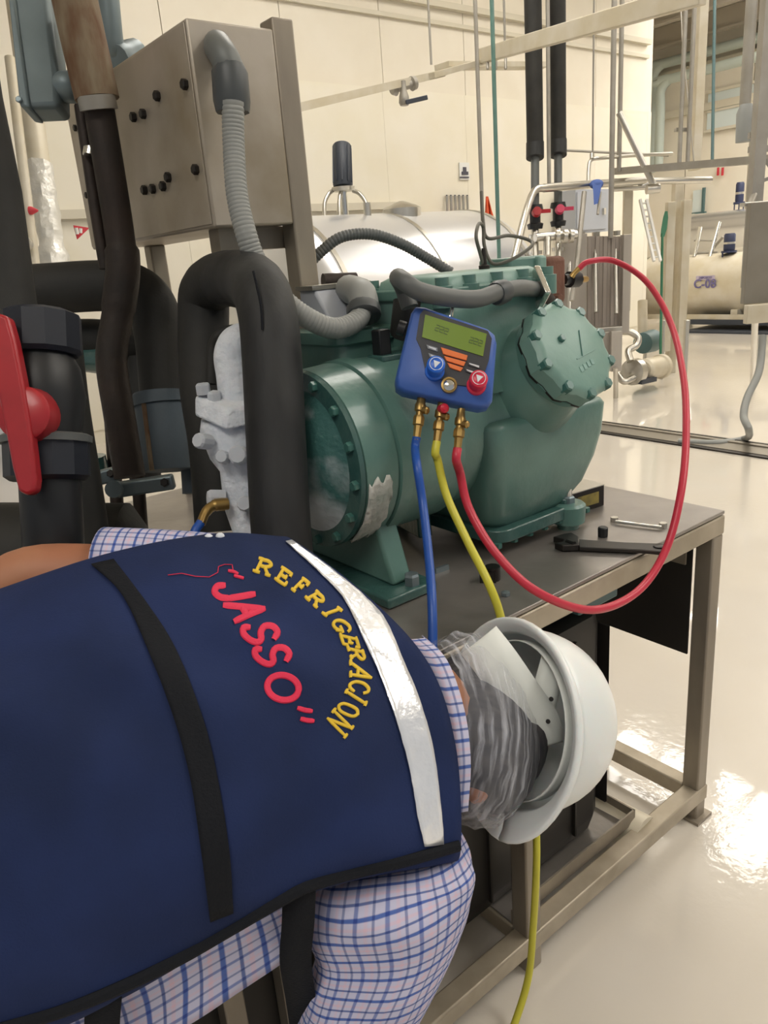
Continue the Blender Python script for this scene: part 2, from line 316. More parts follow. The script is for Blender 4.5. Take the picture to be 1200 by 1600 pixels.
# big silver tank behind the compressor
R1 = .95; W1 = 4.55
tk = shelltank('milk_tank', 'big polished silver tank behind the green compressor', 1.75, 3.75, W1, .77, R1)
hp = T(2.9, W1-.15, .77+R1)
MB().lathe(hp-Z*.06, Z, [(0, .16), (.08, .16), (.10, .13), (.13, .05), (.14, .02)], 24).build('manhole_lid', 'steel', tk)
MB().cyl(T(2.5, W1-.2, .77+R1-.05), T(2.5, W1-.2, .77+R1+.07), .03).build('vent', 'steel', tk)
# agitator with black motor and steel guard loops
ag = thing('tank_agitator', T(2.1, W1-.3, .77+R1-.04), 'black upright agitator motor on the big silver tank', 'motor')
pb = D(536, 293, 6.45); pt = D(534, 226, 6.45)
MB().lathe(pb, (pt-pb), [(0, .075), (.01, .082), ((pt-pb).length-.01, .078), ((pt-pb).length, .07)], 20).build('motor_body', 'motor', ag)
for j in range(10):
    n_, b_ = perp((pt-pb).normalized()); a = 2*pi*j/10; d_ = cos(a)*n_+sin(a)*b_
    MB().bar(pb+d_*.082+Z*.03, pt+d_*.078-Z*.02, .012, .008, d_).build('cooling_fin', 'motor', ag, smooth=False)
MB().lathe(pb-Z*.03, Z, [(0, .09), (.035, .1)], 20).build('mounting_flange', 'steel', ag)
for uu in ((507, 300, 520), (572, 300, 552), (530, 303, 534)):
    MB().hose([D(uu[0], 342, 6.4), D(uu[0], 318, 6.4), D((uu[0]+uu[2])/2, 303, 6.42), D(uu[2], 298, 6.45)], .018, 10).build('guard_tube', 'steel', ag)
MB().cyl(pb-Z*.03, pb-Z*.28, .03).build('shaft', 'chrome', ag)
# second tank at the left, seen past the pipes
shelltank('storage_tank', 'silver tank with domed end seen between the left pipes', -4.2, -.62, 3.6, .66, .70)
# C-08 tank and the one above/behind it
t8 = shelltank('process_tank', 'cream horizontal tank marked C-08 on a dark base', 1.4, 6.42, 9.7, .62, .45, 'cream_st', axis='W', group=None, legs=False)
MB().bx(9.2, 10.2, 1.3, 5.4, .10, .17).bx(9.0, 9.9, 1.35, 5.4, -.0, .03).build('base_skid', 'motor', t8, smooth=False)
for w_i in (2.2, 3.5, 4.8): MB().bx(9.3, 10.1, w_i-.05, w_i+.05, .17, .3).build('saddle', 'cream_st', t8, smooth=False)
MB().bx(9.24, 9.26, 1.3, 6.2, .17, .24).build('skirt', 'cream_st', t8, smooth=False)
tb = shelltank('upper_tank', 'polished tank lying behind the C-08 tank', 2.0, 6.6, 11.1, 1.13, .55, 'tank2', axis='W', legs=True)
# lettering C-08 on the tank shell
def text_mesh(txt, o, ex, ey, size, name, mt, parent, depth=.003):
    cu = bpy.data.curves.new(name, 'FONT'); cu.body = txt; cu.size = size; cu.align_x = 'CENTER'; cu.align_y = 'CENTER'; cu.extrude = depth/2; cu.resolution_u = 3; cu.offset = size*.02
    ob = bpy.data.objects.new(name, cu); COL.objects.link(ob); dg = bpy.context.evaluated_depsgraph_get()
    me = bpy.data.meshes.new_from_object(ob.evaluated_get(dg)); bpy.data.objects.remove(ob); ez = ex.cross(ey)
    org = Vector(parent['_org'])
    for v in me.vertices: v.co = o+ex*v.co.x+ey*v.co.y+ez*v.co.z-org
    me.materials.clear(); me.materials.append(M[mt]); ob = bpy.data.objects.new(name, me); COL.objects.link(ob); ob.parent = parent; ob['_org'] = list(org); return ob
pl_ = Tl(1101, 441, 9.012)
text_mesh('C-08', Tl(1101, 444, 9.235), -W, Z, .17, 'lettering', 'violet', t8)
MB().box(Tl(1102, 434, 9.245), L*.004, W*.14, Z*.028).build('name_strip', 'vioband', t8, smooth=False)
text_mesh('DEPOSITO', Tl(1102, 434, 9.236), -W, Z, .042, 'lettering', 'violet', t8)
# silver handrails/ladder bars on the upper tank, small dark motors
for i, (u0, v0, u1, v1) in enumerate(((1094, 355, 1085, 402), (1124, 347, 1109, 402))):
    tag(MB().tube([Tl(u0, v0, 9.75), Tl(u1, v1, 9.55)], .028, 10).build('handrail', 'chrome', None), ('bright slanted rail beside the dark column, nearer the broom', 'bright slanted rail left of the small navy motor')[i], 'handrail', 'slanted rails on the far tanks')
tag(MB().tube([Tl(1085, 376, 9.75), Tl(1118, 376, 9.75)], .012).tube([Tl(1108, 396, 9.7), Tl(1130, 370, 9.7)], .02).tube([Tl(1088, 396, 9.7), Tl(1120, 395, 9.7)], .02).build('brace_rods', 'dulls', None), 'thin dark brace rods between the slanted rails', 'brace')
def smallmotor(u, v, hpx, wpx, d, label, mt='motorb'):
    p = D(u, v, d); h = hpx/1240*d; r = wpx/2480*d; t = thing('agitator_motor', p-Z*h*.9, label, 'motor', 'small far motors')
    MB().lathe(p-Z*h/2, Z, [(0, r*.9), (h*.06, r), (h*.9, r), (h, r*.8)], 18).build('motor_body', mt, t)
    MB().lathe(p-Z*h*.12, Z, [(0, r*1.02), (h*.12, r*1.02)], 18).build('band', 'steel', t)
    MB().lathe(p-Z*h*.62, Z, [(0, r*1.35), (h*.12, r*1.35)], 18).build('flange', mt, t)
    for s_ in (-1, 0, 1): MB().cyl(p-Z*h*.62+s_*r*1.15*R_, p-Z*h*.98+s_*r*1.15*R_, r*.16, 8).build('leg', mt, t)
smallmotor(1140, 378, 27, 18, 10.8, 'small navy motor with silver band in front of the upper tank')
smallmotor(1156, 300, 30, 13, 12.4, 'small navy motor standing above the upper tank')
# plate heat exchanger
PH = thing('plate_heat_exchanger', T(4.15, 3.3, 0), 'stainless plate heat exchanger on legs behind the red hose', 'heat exchanger')
dph = 6.7
def quad(u0, v0, u1, v1, d, th, name, mt, parent, bev=.004):
    c_ = (D(u0, v0, d)+D(u1, v1, d)+D(u0, v1, d)+D(u1, v0, d))/4
    hx = (u1-u0)/2/FPX*d; hz = (v1-v0)/2/1240*d
    X_ = Vector((1, -.02, 0)).normalized()
    return MB().box(c_+F_*th*.5, X_*hx, Vector((0, 1, 0))*th/2, Z*hz).build(name, mt, parent, bevel=bev, smooth=False)
quad(872, 366, 917, 505, dph, .05, 'end_plate', 'pale_plate', PH)
for j in range(9): quad(918+j*6.1, 368, 918+j*6.1+5.8, 512, dph+.03+(j % 2)*.012, .06, 'plate', 'pack', PH, 0)
quad(973, 364, 985, 520, dph-.02, .1, 'pressure_plate', 'pale_plate', PH)
for (u0, v0, u1, v1) in ((930, 376, 931, 488), (962, 374, 963, 490), (890, 374, 890, 490)): MB().cyl(D(u0, v0, dph-.03), D(u1, v1, dph-.03), .018, 10).build('tie_bar', 'steel', PH)
for (u, v) in ((931, 370), (963, 368), (898, 366), (908, 370)): MB().lathe(D(u, v, dph-.03), Z, [(0, .035), (.04, .035)], 6).build('nut', 'steel', PH)
quad(905, 505, 972, 515, dph+.05, .25, 'tray', 'steel', PH)
quad(955, 515, 972, 580, dph-.02, .06, 'lower_panel', 'pale_plate', PH); quad(905, 518, 955, 572, dph+.04, .06, 'lower_panel', 'pale_plate', PH)
for u, v in ((962, 622), (900, 640)): MB().cyl(D(u, 575, dph), Tz(u, v, 0), .022, 12).build('leg', 'steel', PH)
# pump on the floor
pu = thing('centrifugal_pump', Tz(1000, 598, 0), 'cream centrifugal pump on the floor behind the compressor', 'pump')
pa, pbb = D(985, 582, 6.9), D(1034, 572, 7.2); ax = (pbb-pa).normalized(); ln = (pbb-pa).length
MB().lathe(pa+ax*ln*.4, ax, [(0, .08), (.02, .1), (ln*.5, .1), (ln*.52, .115), (ln*.6, .115), (ln*.63, .09)], 24).build('motor_body', 'cream_st', pu)
MB().lathe(pa, ax, [(0, .04), (.02, .12), (.1, .12), (.14, .06), (ln*.4, .06)], 24).build('volute', 'steel', pu)
MB().box(D(1003, 594, 7.0), ax*.12, Vector((-ax.y, ax.x, 0))*.08, Z*.02).build('base', 'motor', pu)
MB().hose([D(965, 585, 6.9), D(975, 596, 6.85), D(992, 590, 6.9)], .03).build('inlet_pipe', 'steel', pu)
MB().hose([pa+Z*.1, D(982, 548, 6.9), D(994, 540, 6.9), D(997, 528, 6.9), D(985, 519, 6.9), D(972, 518, 6.9)], .032).build('outlet_pipe', 'steel', pu)
pv = thing('small_pump', Vector((D(1010, 545, 8.1).x, D(1010, 545, 8.1).y, 0)), 'small teal pump motor behind the cream pump', 'pump')
MB().lathe(D(1002, 537, 8.0), D(1024, 531, 8.2)-D(1002, 537, 8.0), [(0, .06), (.03, .11), (.25, .12), (.28, .05)], 20).build('motor_body', 'pteal', pv)
MB().cyl(D(1008, 545, 8.05), Vector((D(1008, 545, 8.05).x, D(1008, 545, 8.05).y, 0)), .02).build('stand', 'steel', pv); MB().cyl(D(1004, 470, 8.1), D(1004, 530, 8.1), .05).build('riser', 'cream_st', pv)
# steel pipe rail frame above the exchanger
tag(MB().hose([D(795, 440, 5.9), D(817, 350, 6.0), D(829, 310, 6.1), D(838, 296, 6.15), D(852, 294, 6.2)], .03, 12, 5).tube([D(850, 294, 6.2), D(925, 288, 6.5), D(1010, 282, 6.9)], .034, 14).build('handrail', 'steel', None), 'polished pipe rail with slanted end beside the black pipes', 'pipe')
tag(MB().tube([D(1000, 292, 6.9), D(1015, 283, 6.9), D(1110, 281, 7.2)], .03, 14).tube([D(955, 296, 6.7), D(1010, 293, 6.9)], .02).build('steel_pipe', 'steel', None), 'polished horizontal pipe running right below the cable tray', 'pipe')
tag(MB().hose([D(919, 292, 6.5), D(920, 262, 6.5), D(924, 250, 6.5), D(940, 247, 6.5), D(988, 243, 6.8), D(1050, 240, 7.1)], .016, 10).tube([D(925, 248, 6.5), D(925, 240, 6.5)], .02).build('small_pipe', 'steel', None), 'thin bent steel pipe rising above the pipe rail', 'pipe')
tag(MB().tube([D(884, 235, 7.5), D(1045, 243, 7.2)], .012, 8).build('wall_conduit', 'dulls', None), 'thin conduit running across behind the hanger rods', 'conduit')
tag(MB().bar(D(962, 268, 6.8), D(1205, 248, 5.6), .055, .11, Z).build('cable_tray', 'dulls', None, smooth=False), 'grey horizontal channel resting above the polished pipe', 'channel')
tag(MB().tube([D(967, 176, 6.4), D(1008, 262, 6.5), D(1026, 298, 6.55)], .027, 12).tube([D(1010, 296, 6.5), D(1030, 294, 6.5)], .04, 12).build('slanted_pipe', 'steel', None), 'slanted steel pipe leaning over the pipe rail', 'pipe')
tag(MB().tube([D(913, 300, 6.4), D(900, 425, 6.3), D(893, 470, 6.3)], .022, 10).tube([D(938, 300, 6.4), D(934, 335, 6.4)], .012).build('brace_pipe', 'dulls', None), 'slanted brace pipe hanging below the blue rag', 'pipe')
rg = MB(); rg.ell(D(932, 288, 6.42), Vector((.06, 0, 0)), Vector((0, .05, 0)), Vector((0, 0, .04)), 14, 8).rings([[D(925, 285, 6.38), D(941, 285, 6.38), D(941, 285, 6.44), D(925, 285, 6.44)], [D(927, 300, 6.37), D(938, 300, 6.37), D(938, 300, 6.43), D(927, 300, 6.43)], [D(928, 320, 6.37), D(934, 318, 6.37), D(934, 318, 6.41), D(928, 320, 6.41)]])
tag(rg.build('tied_rag', 'bluetie', None), 'blue rag tied around the polished pipe rail', 'rag')
# two black insulated pipes with red handled valves
for i, (u, vt, vj, vb, hd, hm) in enumerate(((836, -60, 247, 326, 6.25, 'red'), (872, -60, 243, 322, 6.4, 'pink'))):
    t = thing('insulated_pipe', D(u, vb+40, hd)-Z*.2, ('black insulated pipe with a red handled valve, nearest the silver tank', 'black insulated pipe with a pink handled valve above the exchanger')[i], 'pipe', 'black insulated drop pipes')
    dx = (835-u)*.0
    top = D(u-1, vj, hd); top = Vector((top.x, top.y, ZC))
    MB().cyl(D(u, vj-20, hd), top, .068, 18).build('insulation', 'black', t)
    MB().cyl(D(u, vj, hd), D(u, vj-24, hd), .073, 18).build('sleeve', 'black2', t)
    MB().cyl(D(u, vb, hd), D(u, vj, hd), .034, 14).build('pipe', 'greydk', t)
    p = D(u, vb+10, hd)
    vb_ = MB().lathe(p-Z*.11, Z, [(0, .06), (.04, .068), (.05, .045), (.14, .045), (.15, .068), (.19, .06)], 16).build('valve_body', 'blk', t)
    s_ = R_
    MB().bar(p-F_*.07-s_*.01, p-F_*.09+s_*.11, .03, .018, Z).lathe(p-F_*.05, -F_, [(0, .04), (.04, .035)], 14).build('valve_handle', hm, t)
    MB().cyl(p-Z*.1, D(u, vb+95, hd), .03, 12).build('lower_pipe', 'steel', t)
    for q in range(2): MB().lathe(p-Z*(.18+q*.13), Z, [(0, .055), (.03, .055)], 14).build('clamp_ring', 'steel', t)
cl = MB().tube([D(836, 371, 6.2), D(900, 366, 6.3)], .035).tube([D(855, 371, 6.2), D(855, 400, 6.2)], .03)
for u in (868, 880, 890): cl.lathe(D(u, 369, 6.25), R_, [(0, .055), (.03, .055)], 16)
tag(cl.build('pipe_manifold', 'steel', None), 'steel manifold with clamp rings joining the two valve pipes', 'manifold')
# hanging rods, long vertical pipes
def rod(name, u, v, d, r, mt, label, zt=ZC, group='thin hanger rods', tilt=0):
    b_ = D(u, v, d); top = Vector((b_.x+tilt, b_.y, zt)); tag(MB().cyl(b_, top, r, 10).build(name, mt, None), label, 'rod', group)
rod('hanger_rod', 674, 101, 6.3, .010, 'dulls', 'thin hanger rod holding the tray above the ball valve')
rod('hanger_rod', 754, 345, 6.2, .016, 'dulls', 'grey hanger rod just left of the green pipe')
rod('vertical_pipe', 780, 415, 6.0, .016, 'green', 'thin green vertical pipe behind the compressor top')
rod('hanger_rod', 789, 72, 6.3, .010, 'dulls', 'short hanger rod just right of the green pipe, above the tray')
rod('hanger_rod', 858, 300, 6.3, .016, 'dulls', 'grey rod between the two black insulated pipes')
rod('hanger_rod', 926, 248, 6.6, .008, 'dulls', 'very thin rod above the blue rag')
rod('vertical_pipe', 954, 372, 6.6, .022, 'dulls', 'grey vertical pipe left of the slanted steel pipe')
rod('vertical_pipe', 967, 268, 6.7, .020, 'dulls', 'grey vertical pipe crossed by the slanted steel pipe')
for i, (u, v) in enumerate(((1061, 262), (1074, 262))): rod('vertical_pipe', u, v, 7.0, .020, 'dulls', ('left one of two grey pipes joined by a bracket', 'right one of two grey pipes joined by a bracket')[i], group='bracketed pipe pair')
tag(MB().bar(D(1055, 203, 6.95), D(1077, 203, 6.95), .03, .06, Z).build('pipe_bracket', 'dulls', None, smooth=False), 'small bracket clamping the pair of vertical pipes', 'bracket')
tag(MB().tube([D(1085, 262, 7.2), D(1066, 60, 7.2), D(1062, -40, 7.2)], .007, 8).build('hanging_cable', 'dulls', None), 'thin cable crossing the pair of vertical pipes', 'cable')
# trays overhead
tr = thing('cable_channel', D(480, 165, 4.6), 'cream overhead channel carrying a ball valve', 'channel')
MB().bar(D(450, 172, 4.6), D(690, 115, 5.9), .05, .06, Z).build('rail', 'cream_st', tr, smooth=False); MB().bar(D(660, 122, 5.75), D(752, 97, 6.4), .04, .22, Z).build('plate', 'cream_st', tr, smooth=False)
MB().bar(D(690, 103, 6.3), D(850, 103, 7.2), .04, .16, Z).build('return_rail', 'cream_st', tr, smooth=False)
for u in (762, 775, 790): MB().cyl(D(u, 88, 6.1), D(u, 108, 6.1), .012).build('clip_bolt', 'dulls', tr)
bv = thing('ball_valve', D(632, 165, 5.5), 'grey ball valve with lever under the overhead channel', 'valve')
MB().lathe(D(612, 140, 5.5), D(660, 126, 5.6)-D(612, 140, 5.5), [(0, .035), (.03, .05), (.04, .03), (.17, .03), (.18, .05), (.21, .045)], 14).build('body', 'dulls', bv)
MB().lathe(D(632, 165, 5.5), Z, [(0, .03), (.02, .04), (.06, .035), (.11, .02), (.16, .02)], 12).build('bonnet', 'dulls', bv)
MB().bar(D(634, 160, 5.45), D(668, 152, 5.45), .03, .02, Z).build('lever', 'motor', bv, bevel=.004)
tag(MB().bar(D(752, 88, 6.2), D(1100, -12, 3.9), .11, .05, Z).build('overhead_channel', 'cream_st', None, bevel=.006), 'long cream overhead channel coming toward the upper right corner', 'channel')
# far right ducts, window, cabinet, signs
for i, (u, dd) in enumerate(((1019, 0), (1031, .3))):
    pA = Tl(u, 200, 13.2-dd); zt = 4.5-.35*i
    tag(MB().hose([Vector((pA.x, pA.y, 2.6)), Vector((pA.x, pA.y, zt-.5)), Vector((pA.x, pA.y, zt-.15)), Vector((pA.x, pA.y, zt))-W*.2, Vector((pA.x, pA.y, zt))-W*.6, Vector((pA.x, pA.y, zt))-W*9], .085, 16, 5).build('air_duct', 'duct', None), ('pale duct bending at the far wall, outer one of two', 'pale duct bending at the far wall, inner one of two')[i], 'duct', 'bent ducts on the far wall')
wq = struct('window_7', MB().box(Tl(1140, 168, 13.4), W*.42, L*.02, Z*.32), 'glassw', smooth=False)
MB().box(Tl(1140, 168, 13.38), W*.44, L*.02, Z*.02).box(Tl(1140, 168, 13.38)+Z*.33, W*.46, L*.03, Z*.025).box(Tl(1140, 168, 13.38)-Z*.33, W*.46, L*.03, Z*.025).build('window_frame', 'ledge', wq, smooth=False)
cb = thing('wall_cabinet', Tw(925, 360, 5.85), 'grey steel cabinet on the wall behind the exchanger', 'cabinet')
def wallbox(u0, v0, u1, v1, w, th):
    a, b_, c_ = Tw(u0, v0, w), Tw(u1, v1, w), Tw((u0+u1)/2, (v0+v1)/2, w)
    return MB().box(c_+W*th/2, L*abs((b_-a).dot(L))/2, W*th/2, Z*abs(a.z-b_.z)/2)
wallbox(900, 297, 951, 362, 5.6, .3).build('body', 'gcab', cb, smooth=False); wallbox(903, 301, 948, 358, 5.58, .02).build('door', 'gcab', cb, bevel=.004, smooth=False); wallbox(944, 325, 947, 335, 5.55, .03).build('handle', 'steel', cb)
po = thing('wall_poster', Tw(890, 360, WB-.03), 'white poster with dark marks beside the grey cabinet', 'poster')
wallbox(868, 298, 898, 360, WB-.03, .012).build('sheet', 'poster', po, smooth=False); wallbox(881, 304, 892, 320, WB-.04, .008).build('print', 'ink', po, smooth=False)
for u in (884, 891): wallbox(u, 344, u+5, 352, WB-.04, .008).build('print', 'ink', po, smooth=False)
sg = thing('wall_sign', Tw(726, 280, WB-.03), 'small white sign with a dark pictogram on the cream wall', 'sign')
wallbox(718, 254, 734, 281, WB-.03, .012).build('plate', 'poster', sg, smooth=False)
wallbox(724, 261, 729, 268, WB-.04, .008).build('pictogram', 'ink', sg); wallbox(722, 268, 732, 273, WB-.04, .008).build('pictogram', 'ink', sg); wallbox(719, 276, 733, 278, WB-.04, .008).build('caption', 'ink', sg)
ws = thing('warning_sign', Tw(125, 370, 5.0), 'red and white triangular sign at the left behind the rusty pipe', 'sign')
pA, pB, pC = Tw(115, 352, 4.98), Tw(140, 356, 4.98), Tw(121, 374, 4.98)
MB().prism([pA, pB, pC], W*.01).build('plate', 'redink', ws, smooth=False)
MB().cyl(Tw(119, 356, 4.95), Tw(121, 366, 4.95), .012, 8).cyl(Tw(126, 357, 4.95), Tw(126, 364, 4.95), .012, 8).build('pictogram', 'poster', ws, smooth=False)
for i, u in enumerate((1120, 1127)): tag(MB().box(Tl(u+2, 268, 13.38), W*.02, L*.01, Z*.07).build('red_mark', 'redink', None, smooth=False), ('red mark on the far wall above the polished pipe, nearer the post', 'red mark on the far wall above the polished pipe, farther from the post')[i], 'mark', 'red wall marks')
for i in range(6):
    u = 698+i*6.4; t = thing('hanging_utensil', Tw(u, 340, WB-.06), 'pale long handled utensil on the cream wall, '+('leftmost', 'second from left', 'third from left', 'third from right', 'second from right', 'rightmost')[i]+' of its row', 'utensil', 'utensils hanging on the wall')
    MB().cyl(Tw(u, 306, WB-.06), Tw(u+1, 336, WB-.06), .014, 8).build('handle', 'steel', t); MB().ell(Tw(u+1, 338, WB-.06), L*.03, W*.01, Z*.05, 10, 6).build('blade', 'steel', t); MB().cyl(Tw(u, 306, WB-.06), Tw(u, 306, WB), .012, 6).build('hook', 'motor', t)
oc = MB(); rows = []
for j in range(9):
    q = j/8; v = 307+q*90; a = 2+9*min(1, q*1.6)-4*q*q
    rows.append([Tw(761+q*9-a+k*a/3, v, 5.4+.05*sin(k*1.8+j*.4)) for k in range(7)])
tag(oc.grid(rows).build('hanging_apron', 'orangec', None, solid=.01), 'orange cloth hanging by the green pipe behind the tank', 'cloth')
# cream posts with cover plates
cp = thing('cream_column', Tz(1058, 590, 0), 'cream column with long cover plates beside the green broom', 'column')
dC = 7.3
def vpost(u0, u1, v0, zb, d, th, name, mt, parent, ref=None):
    a, b_ = D(u0, v0, d), D(u1, v0, d); c_ = (a+b_)/2; h = (c_.z-zb)/2; X_ = (b_-a); X_.z = 0
    return MB().box(Vector((c_.x, c_.y, zb+h))+Vector((0, th/2, 0)), X_/2, Vector((0, th/2, 0)), Z*h).build(name, mt, parent, bevel=.005, smooth=False)
vpost(1056, 1069, 278, .0, dC, .1, 'post', 'cream_st', cp); vpost(1044, 1057, 315, .25, dC-.08, .08, 'cover_plate', 'cream_st', cp); vpost(1069, 1082, 312, .25, dC-.08, .08, 'cover_plate', 'cream_st', cp)
vpost(1036, 1040, 500, .0, dC+.1, .04, 'leg', 'steel', cp); vpost(1072, 1078, 500, 0, dC-.2, .05, 'leg', 'steel', cp)
gb = thing('green_broom', Tz(1034, 555, 0)+Z*.2, 'green long handled broom hanging beside the cream column', 'broom')
MB().rings([[D(1038+a, v, 7.2), D(1038+b_, v, 7.2), D(1038+b_, v, 7.25), D(1038+a, v, 7.25)] for v, a, b_ in ((330, 1, 5), (340, -2, 6), (358, -5, 4), (370, -6, 0))]).build('head', 'greenh', gb); MB().cyl(D(1035, 365, 7.2), D(1032, 555, 7.2), .012).build('handle', 'greenh', gb)
ct = vpost(1096, 1110, -30, 1.95, 6.9, .12, 'tall_post', 'cream_st', None); tag(ct, 'tall cream post rising past the roof beams', 'post')
dt = MB().cyl(D(1113, 250, 6.85), D(1117, -20, 6.85), .014).build('drop_pipe', 'pteal', None); tag(dt, 'thin teal pipe along the tall cream post', 'pipe')
# right frame posts and panel (nearer)
rp = thing('frame_post', Tz(1170, 690, 0)+Vector((0, .3, 0)), 'weathered steel frame post at the right edge of the photo', 'post')
b1 = D(1180, 300, 4.6); MB().box(Vector((b1.x, b1.y, 2.6)), R_*.034, Vector((0, .035, 0)), Z*1.6).build('post', 'dulls', rp, smooth=False)
b2 = D(1163, 180, 4.9); MB().cyl(b2, Vector((b2.x, b2.y, 4.2)), .035).build('conduit', 'dulls', rp); MB().lathe(D(1162, 222, 4.9), Z, [(0, .05), (.17, .055), (.22, .035)], 16).build('insulated_end', 'greypvc', rp)
MB().cyl(D(1181, 300, 4.6), D(1172, 320, 4.55), .02).build('gusset', 'dulls', rp)
for v in (210, 232): MB().bar(D(1170, v+2, 4.6), D(1290, v-6, 4.6), .035, .03, Z).build('cross_rail', 'dulls', rp, smooth=False)
MB().bar(D(1185, 235, 4.6), D(1230, 300, 4.6), .02, .02, Z).build('brace', 'dulls', rp, smooth=False)
MB().bar(D(1183, 286, 4.6), D(1240, 262, 4.6), .02, .02, Z).build('brace', 'dulls', rp, smooth=False)
rc = thing('control_cabinet', D(1190, 480, 4.6), 'dull stainless cabinet cut off by the right edge', 'cabinet')
quad(1168, 311, 1290, 470, 4.48, .05, 'body', 'dulld', rc); quad(1168, 470, 1290, 500, 4.49, .05, 'base', 'cream_st', rc); quad(1164, 308, 1290, 314, 4.47, .07, 'top_edge', 'steel', rc)
MB().cyl(D(1180, 500, 4.65), Tz(1175, 610, 0), .02).build('leg', 'steel', rc); MB().cyl(D(1240, 500, 4.65), Tz(1240, 640, 0), .02).build('leg', 'steel', rc)
tag(MB().hose([D(1192, 525, 4.6), D(1186, 580, 4.55), D(1168, 620, 4.5), D(1162, 650, 4.45), D(1170, 672, 4.4), Tz(1165, 685, .02), Tz(1120, 692, .015), Tz(1060, 690, .015)], .022, 10).build('drain_hose', 'greypvc', None), 'grey twisted drain hose hanging down to the kerb', 'hose')
# perforated white ladder tray
ld = thing('cable_ladder', D(1020, 412, 7.0), 'white perforated ladder tray leaning behind the slanted pipe', 'ladder')
for u0, u1 in ((1000, 1022), (1010, 1032)): MB().bar(D(u0, 312, 7.0), D(u1, 408, 6.9), .03, .02, F_).build('side_rail', 'poster', ld, smooth=False)
for q in range(9): MB().bar(D(1001+q*2.5, 318+q*10.5, 7.0), D(1011+q*2.5, 317+q*10.5, 7.0), .018, .012, F_).build('rung', 'poster', ld, smooth=False)
tag(vpost(976, 990, 290, .7, 6.95, .05, 'equipment_post', 'cream_st', None), 'cream post behind the exchanger pressure plate', 'post')
wz = struct('window_8', MB().box(Tl(1092, 314, 13.4), W*.12, L*.02, Z*.20), 'glassw', smooth=False)
MB().box(Tl(1099, 314, 13.38), W*.02, L*.03, Z*.24).box(Tl(1092, 333, 13.38), W*.14, L*.03, Z*.02).build('window_frame', 'pteal', wz, smooth=False)
# plastic wrapped column at the left
wc_ = thing('wrapped_column', D(70, 420, 4.5), 'pale column wrapped in crinkled silver foil at the left', 'column')
b_ = D(62, 160, 4.5); MB().tube([D(84, 412, 4.5), D(48, 160, 4.5), D(18, -60, 4.5), Vector((D(18, -60, 4.5).x, D(18, -60, 4.5).y, ZC))], .062, 16).build('post', 'cream_st', wc_)
ring = []
for j in range(16):
    q = j/15; c_ = D(62+q*24, 255+q*165, 4.5); rr = .072+.004*sin(j*2.1)+(.02 if j > 12 else 0)
    ring.append([c_+rr*(1+.05*sin(k*2.7+j*.7))*(cos(2*pi*k/14)*R_+sin(2*pi*k/14)*F_) for k in range(14)])
MB().rings(ring).build('foil_wrap', 'wrap', wc_)
sr = thing('steel_riser', D(57, 430, 3.4), 'thin pale riser with a small red plug beside the far left black pipe', 'pipe')
MB().tube([D(15, 90, 3.4), D(55, 418, 3.4)], .022, 10).build('tube', 'cream_st', sr); MB().lathe(D(42, 382, 3.35), -F_, [(0, .03), (.03, .03)], 14).build('eyelet', 'steel', sr); MB().lathe(D(46, 329, 3.38), R_, [(0, .018), (.01, .018), (.035, .006), (.04, .002)], 10).build('red_plug', 'redink', sr)
# ================================================================== BENCH
LE = -1.0; WD = 1.2
bn = thing('steel_bench', T(-.5, .6, 0), 'steel bench of square tube with a grey sheet top carrying the green compressor', 'bench')
MB().bx(LE, 0, 0, WD, ZT-.008, ZT).build('top_sheet', 'bench', bn, bevel=.002)
def rail(l0, l1, w0, w1, z0, z1, mt='tube', name='rail'): return MB().bx(l0, l1, w0, w1, z0, z1).build(name, mt, bn, bevel=.004)
rail(LE, 0, -.002, .04, ZT-.052, ZT-.010); rail(LE, 0, WD-.04, WD, ZT-.052, ZT-.010); rail(-.04, 0, .04, WD-.04, ZT-.05, ZT-.010); rail(LE, LE+.04, .04, WD-.04, ZT-.05, ZT-.010)
for l0, w0 in ((-.04, .0), (-.04, WD-.04), (LE, WD-.04), (-.645, 0.0), (LE, 0)): rail(l0, l0+.04, w0, w0+.04, 0, ZT-.052, 'post', 'leg')
zb = .05
rail(LE, 0.002, -.003, .037, zb, zb+.04, 'tube', 'lower_rail'); rail(-.04, 0, .04, WD-.04, zb, zb+.04, 'tube', 'lower_rail'); rail(LE, LE+.04, .04, WD-.04, zb, zb+.04, 'tube', 'lower_rail'); rail(LE, 0, WD-.04, WD, zb, zb+.04, 'tube', 'lower_rail')
rail(-.645, -.605, .04, WD-.04, zb, zb+.04, 'tube', 'lower_rail')
MB().bx(-.048, -.043, .042, WD-.05, .445, ZT-.054).build('end_panel', 'darkbox', bn, smooth=False)
MB().bx(LE+.01, LE+.015, .042, WD-.05, .1, ZT-.056).build('end_panel', 'darkbox', bn, smooth=False)  # made-up left panel, added to hide the bright floor behind
MB().bx(-.06, -.055, .05, .12, ZT-.12, ZT-.054).build('gusset', 'post', bn, smooth=False)
for w0 in (0, WD-.04): MB().bx(-.05, .012, w0-.012, w0+.05, 0, .008).build('foot_plate', 'post', bn, smooth=False)
bs_ = thing('dark_filler_box', T(-1.2, .35, 0), 'added dark box with brown posts covering the bright floor left of the bench', 'filler box')  # made-up dark box covering the bright floor, behind brown posts
MB().bx(-1.28, -1.06, .16, .36, .06, .40).build('dark_fill', 'darkbox', bs_, bevel=.006)
for l_ in (-1.29, -1.20, -1.10): MB().bx(l_, l_+.035, .12, .155, 0, .42).build('post', 'post', bs_, bevel=.003)
MB().bx(-1.30, -1.05, .115, .16, .40, .43).build('top_rail', 'post', bs_, bevel=.003)
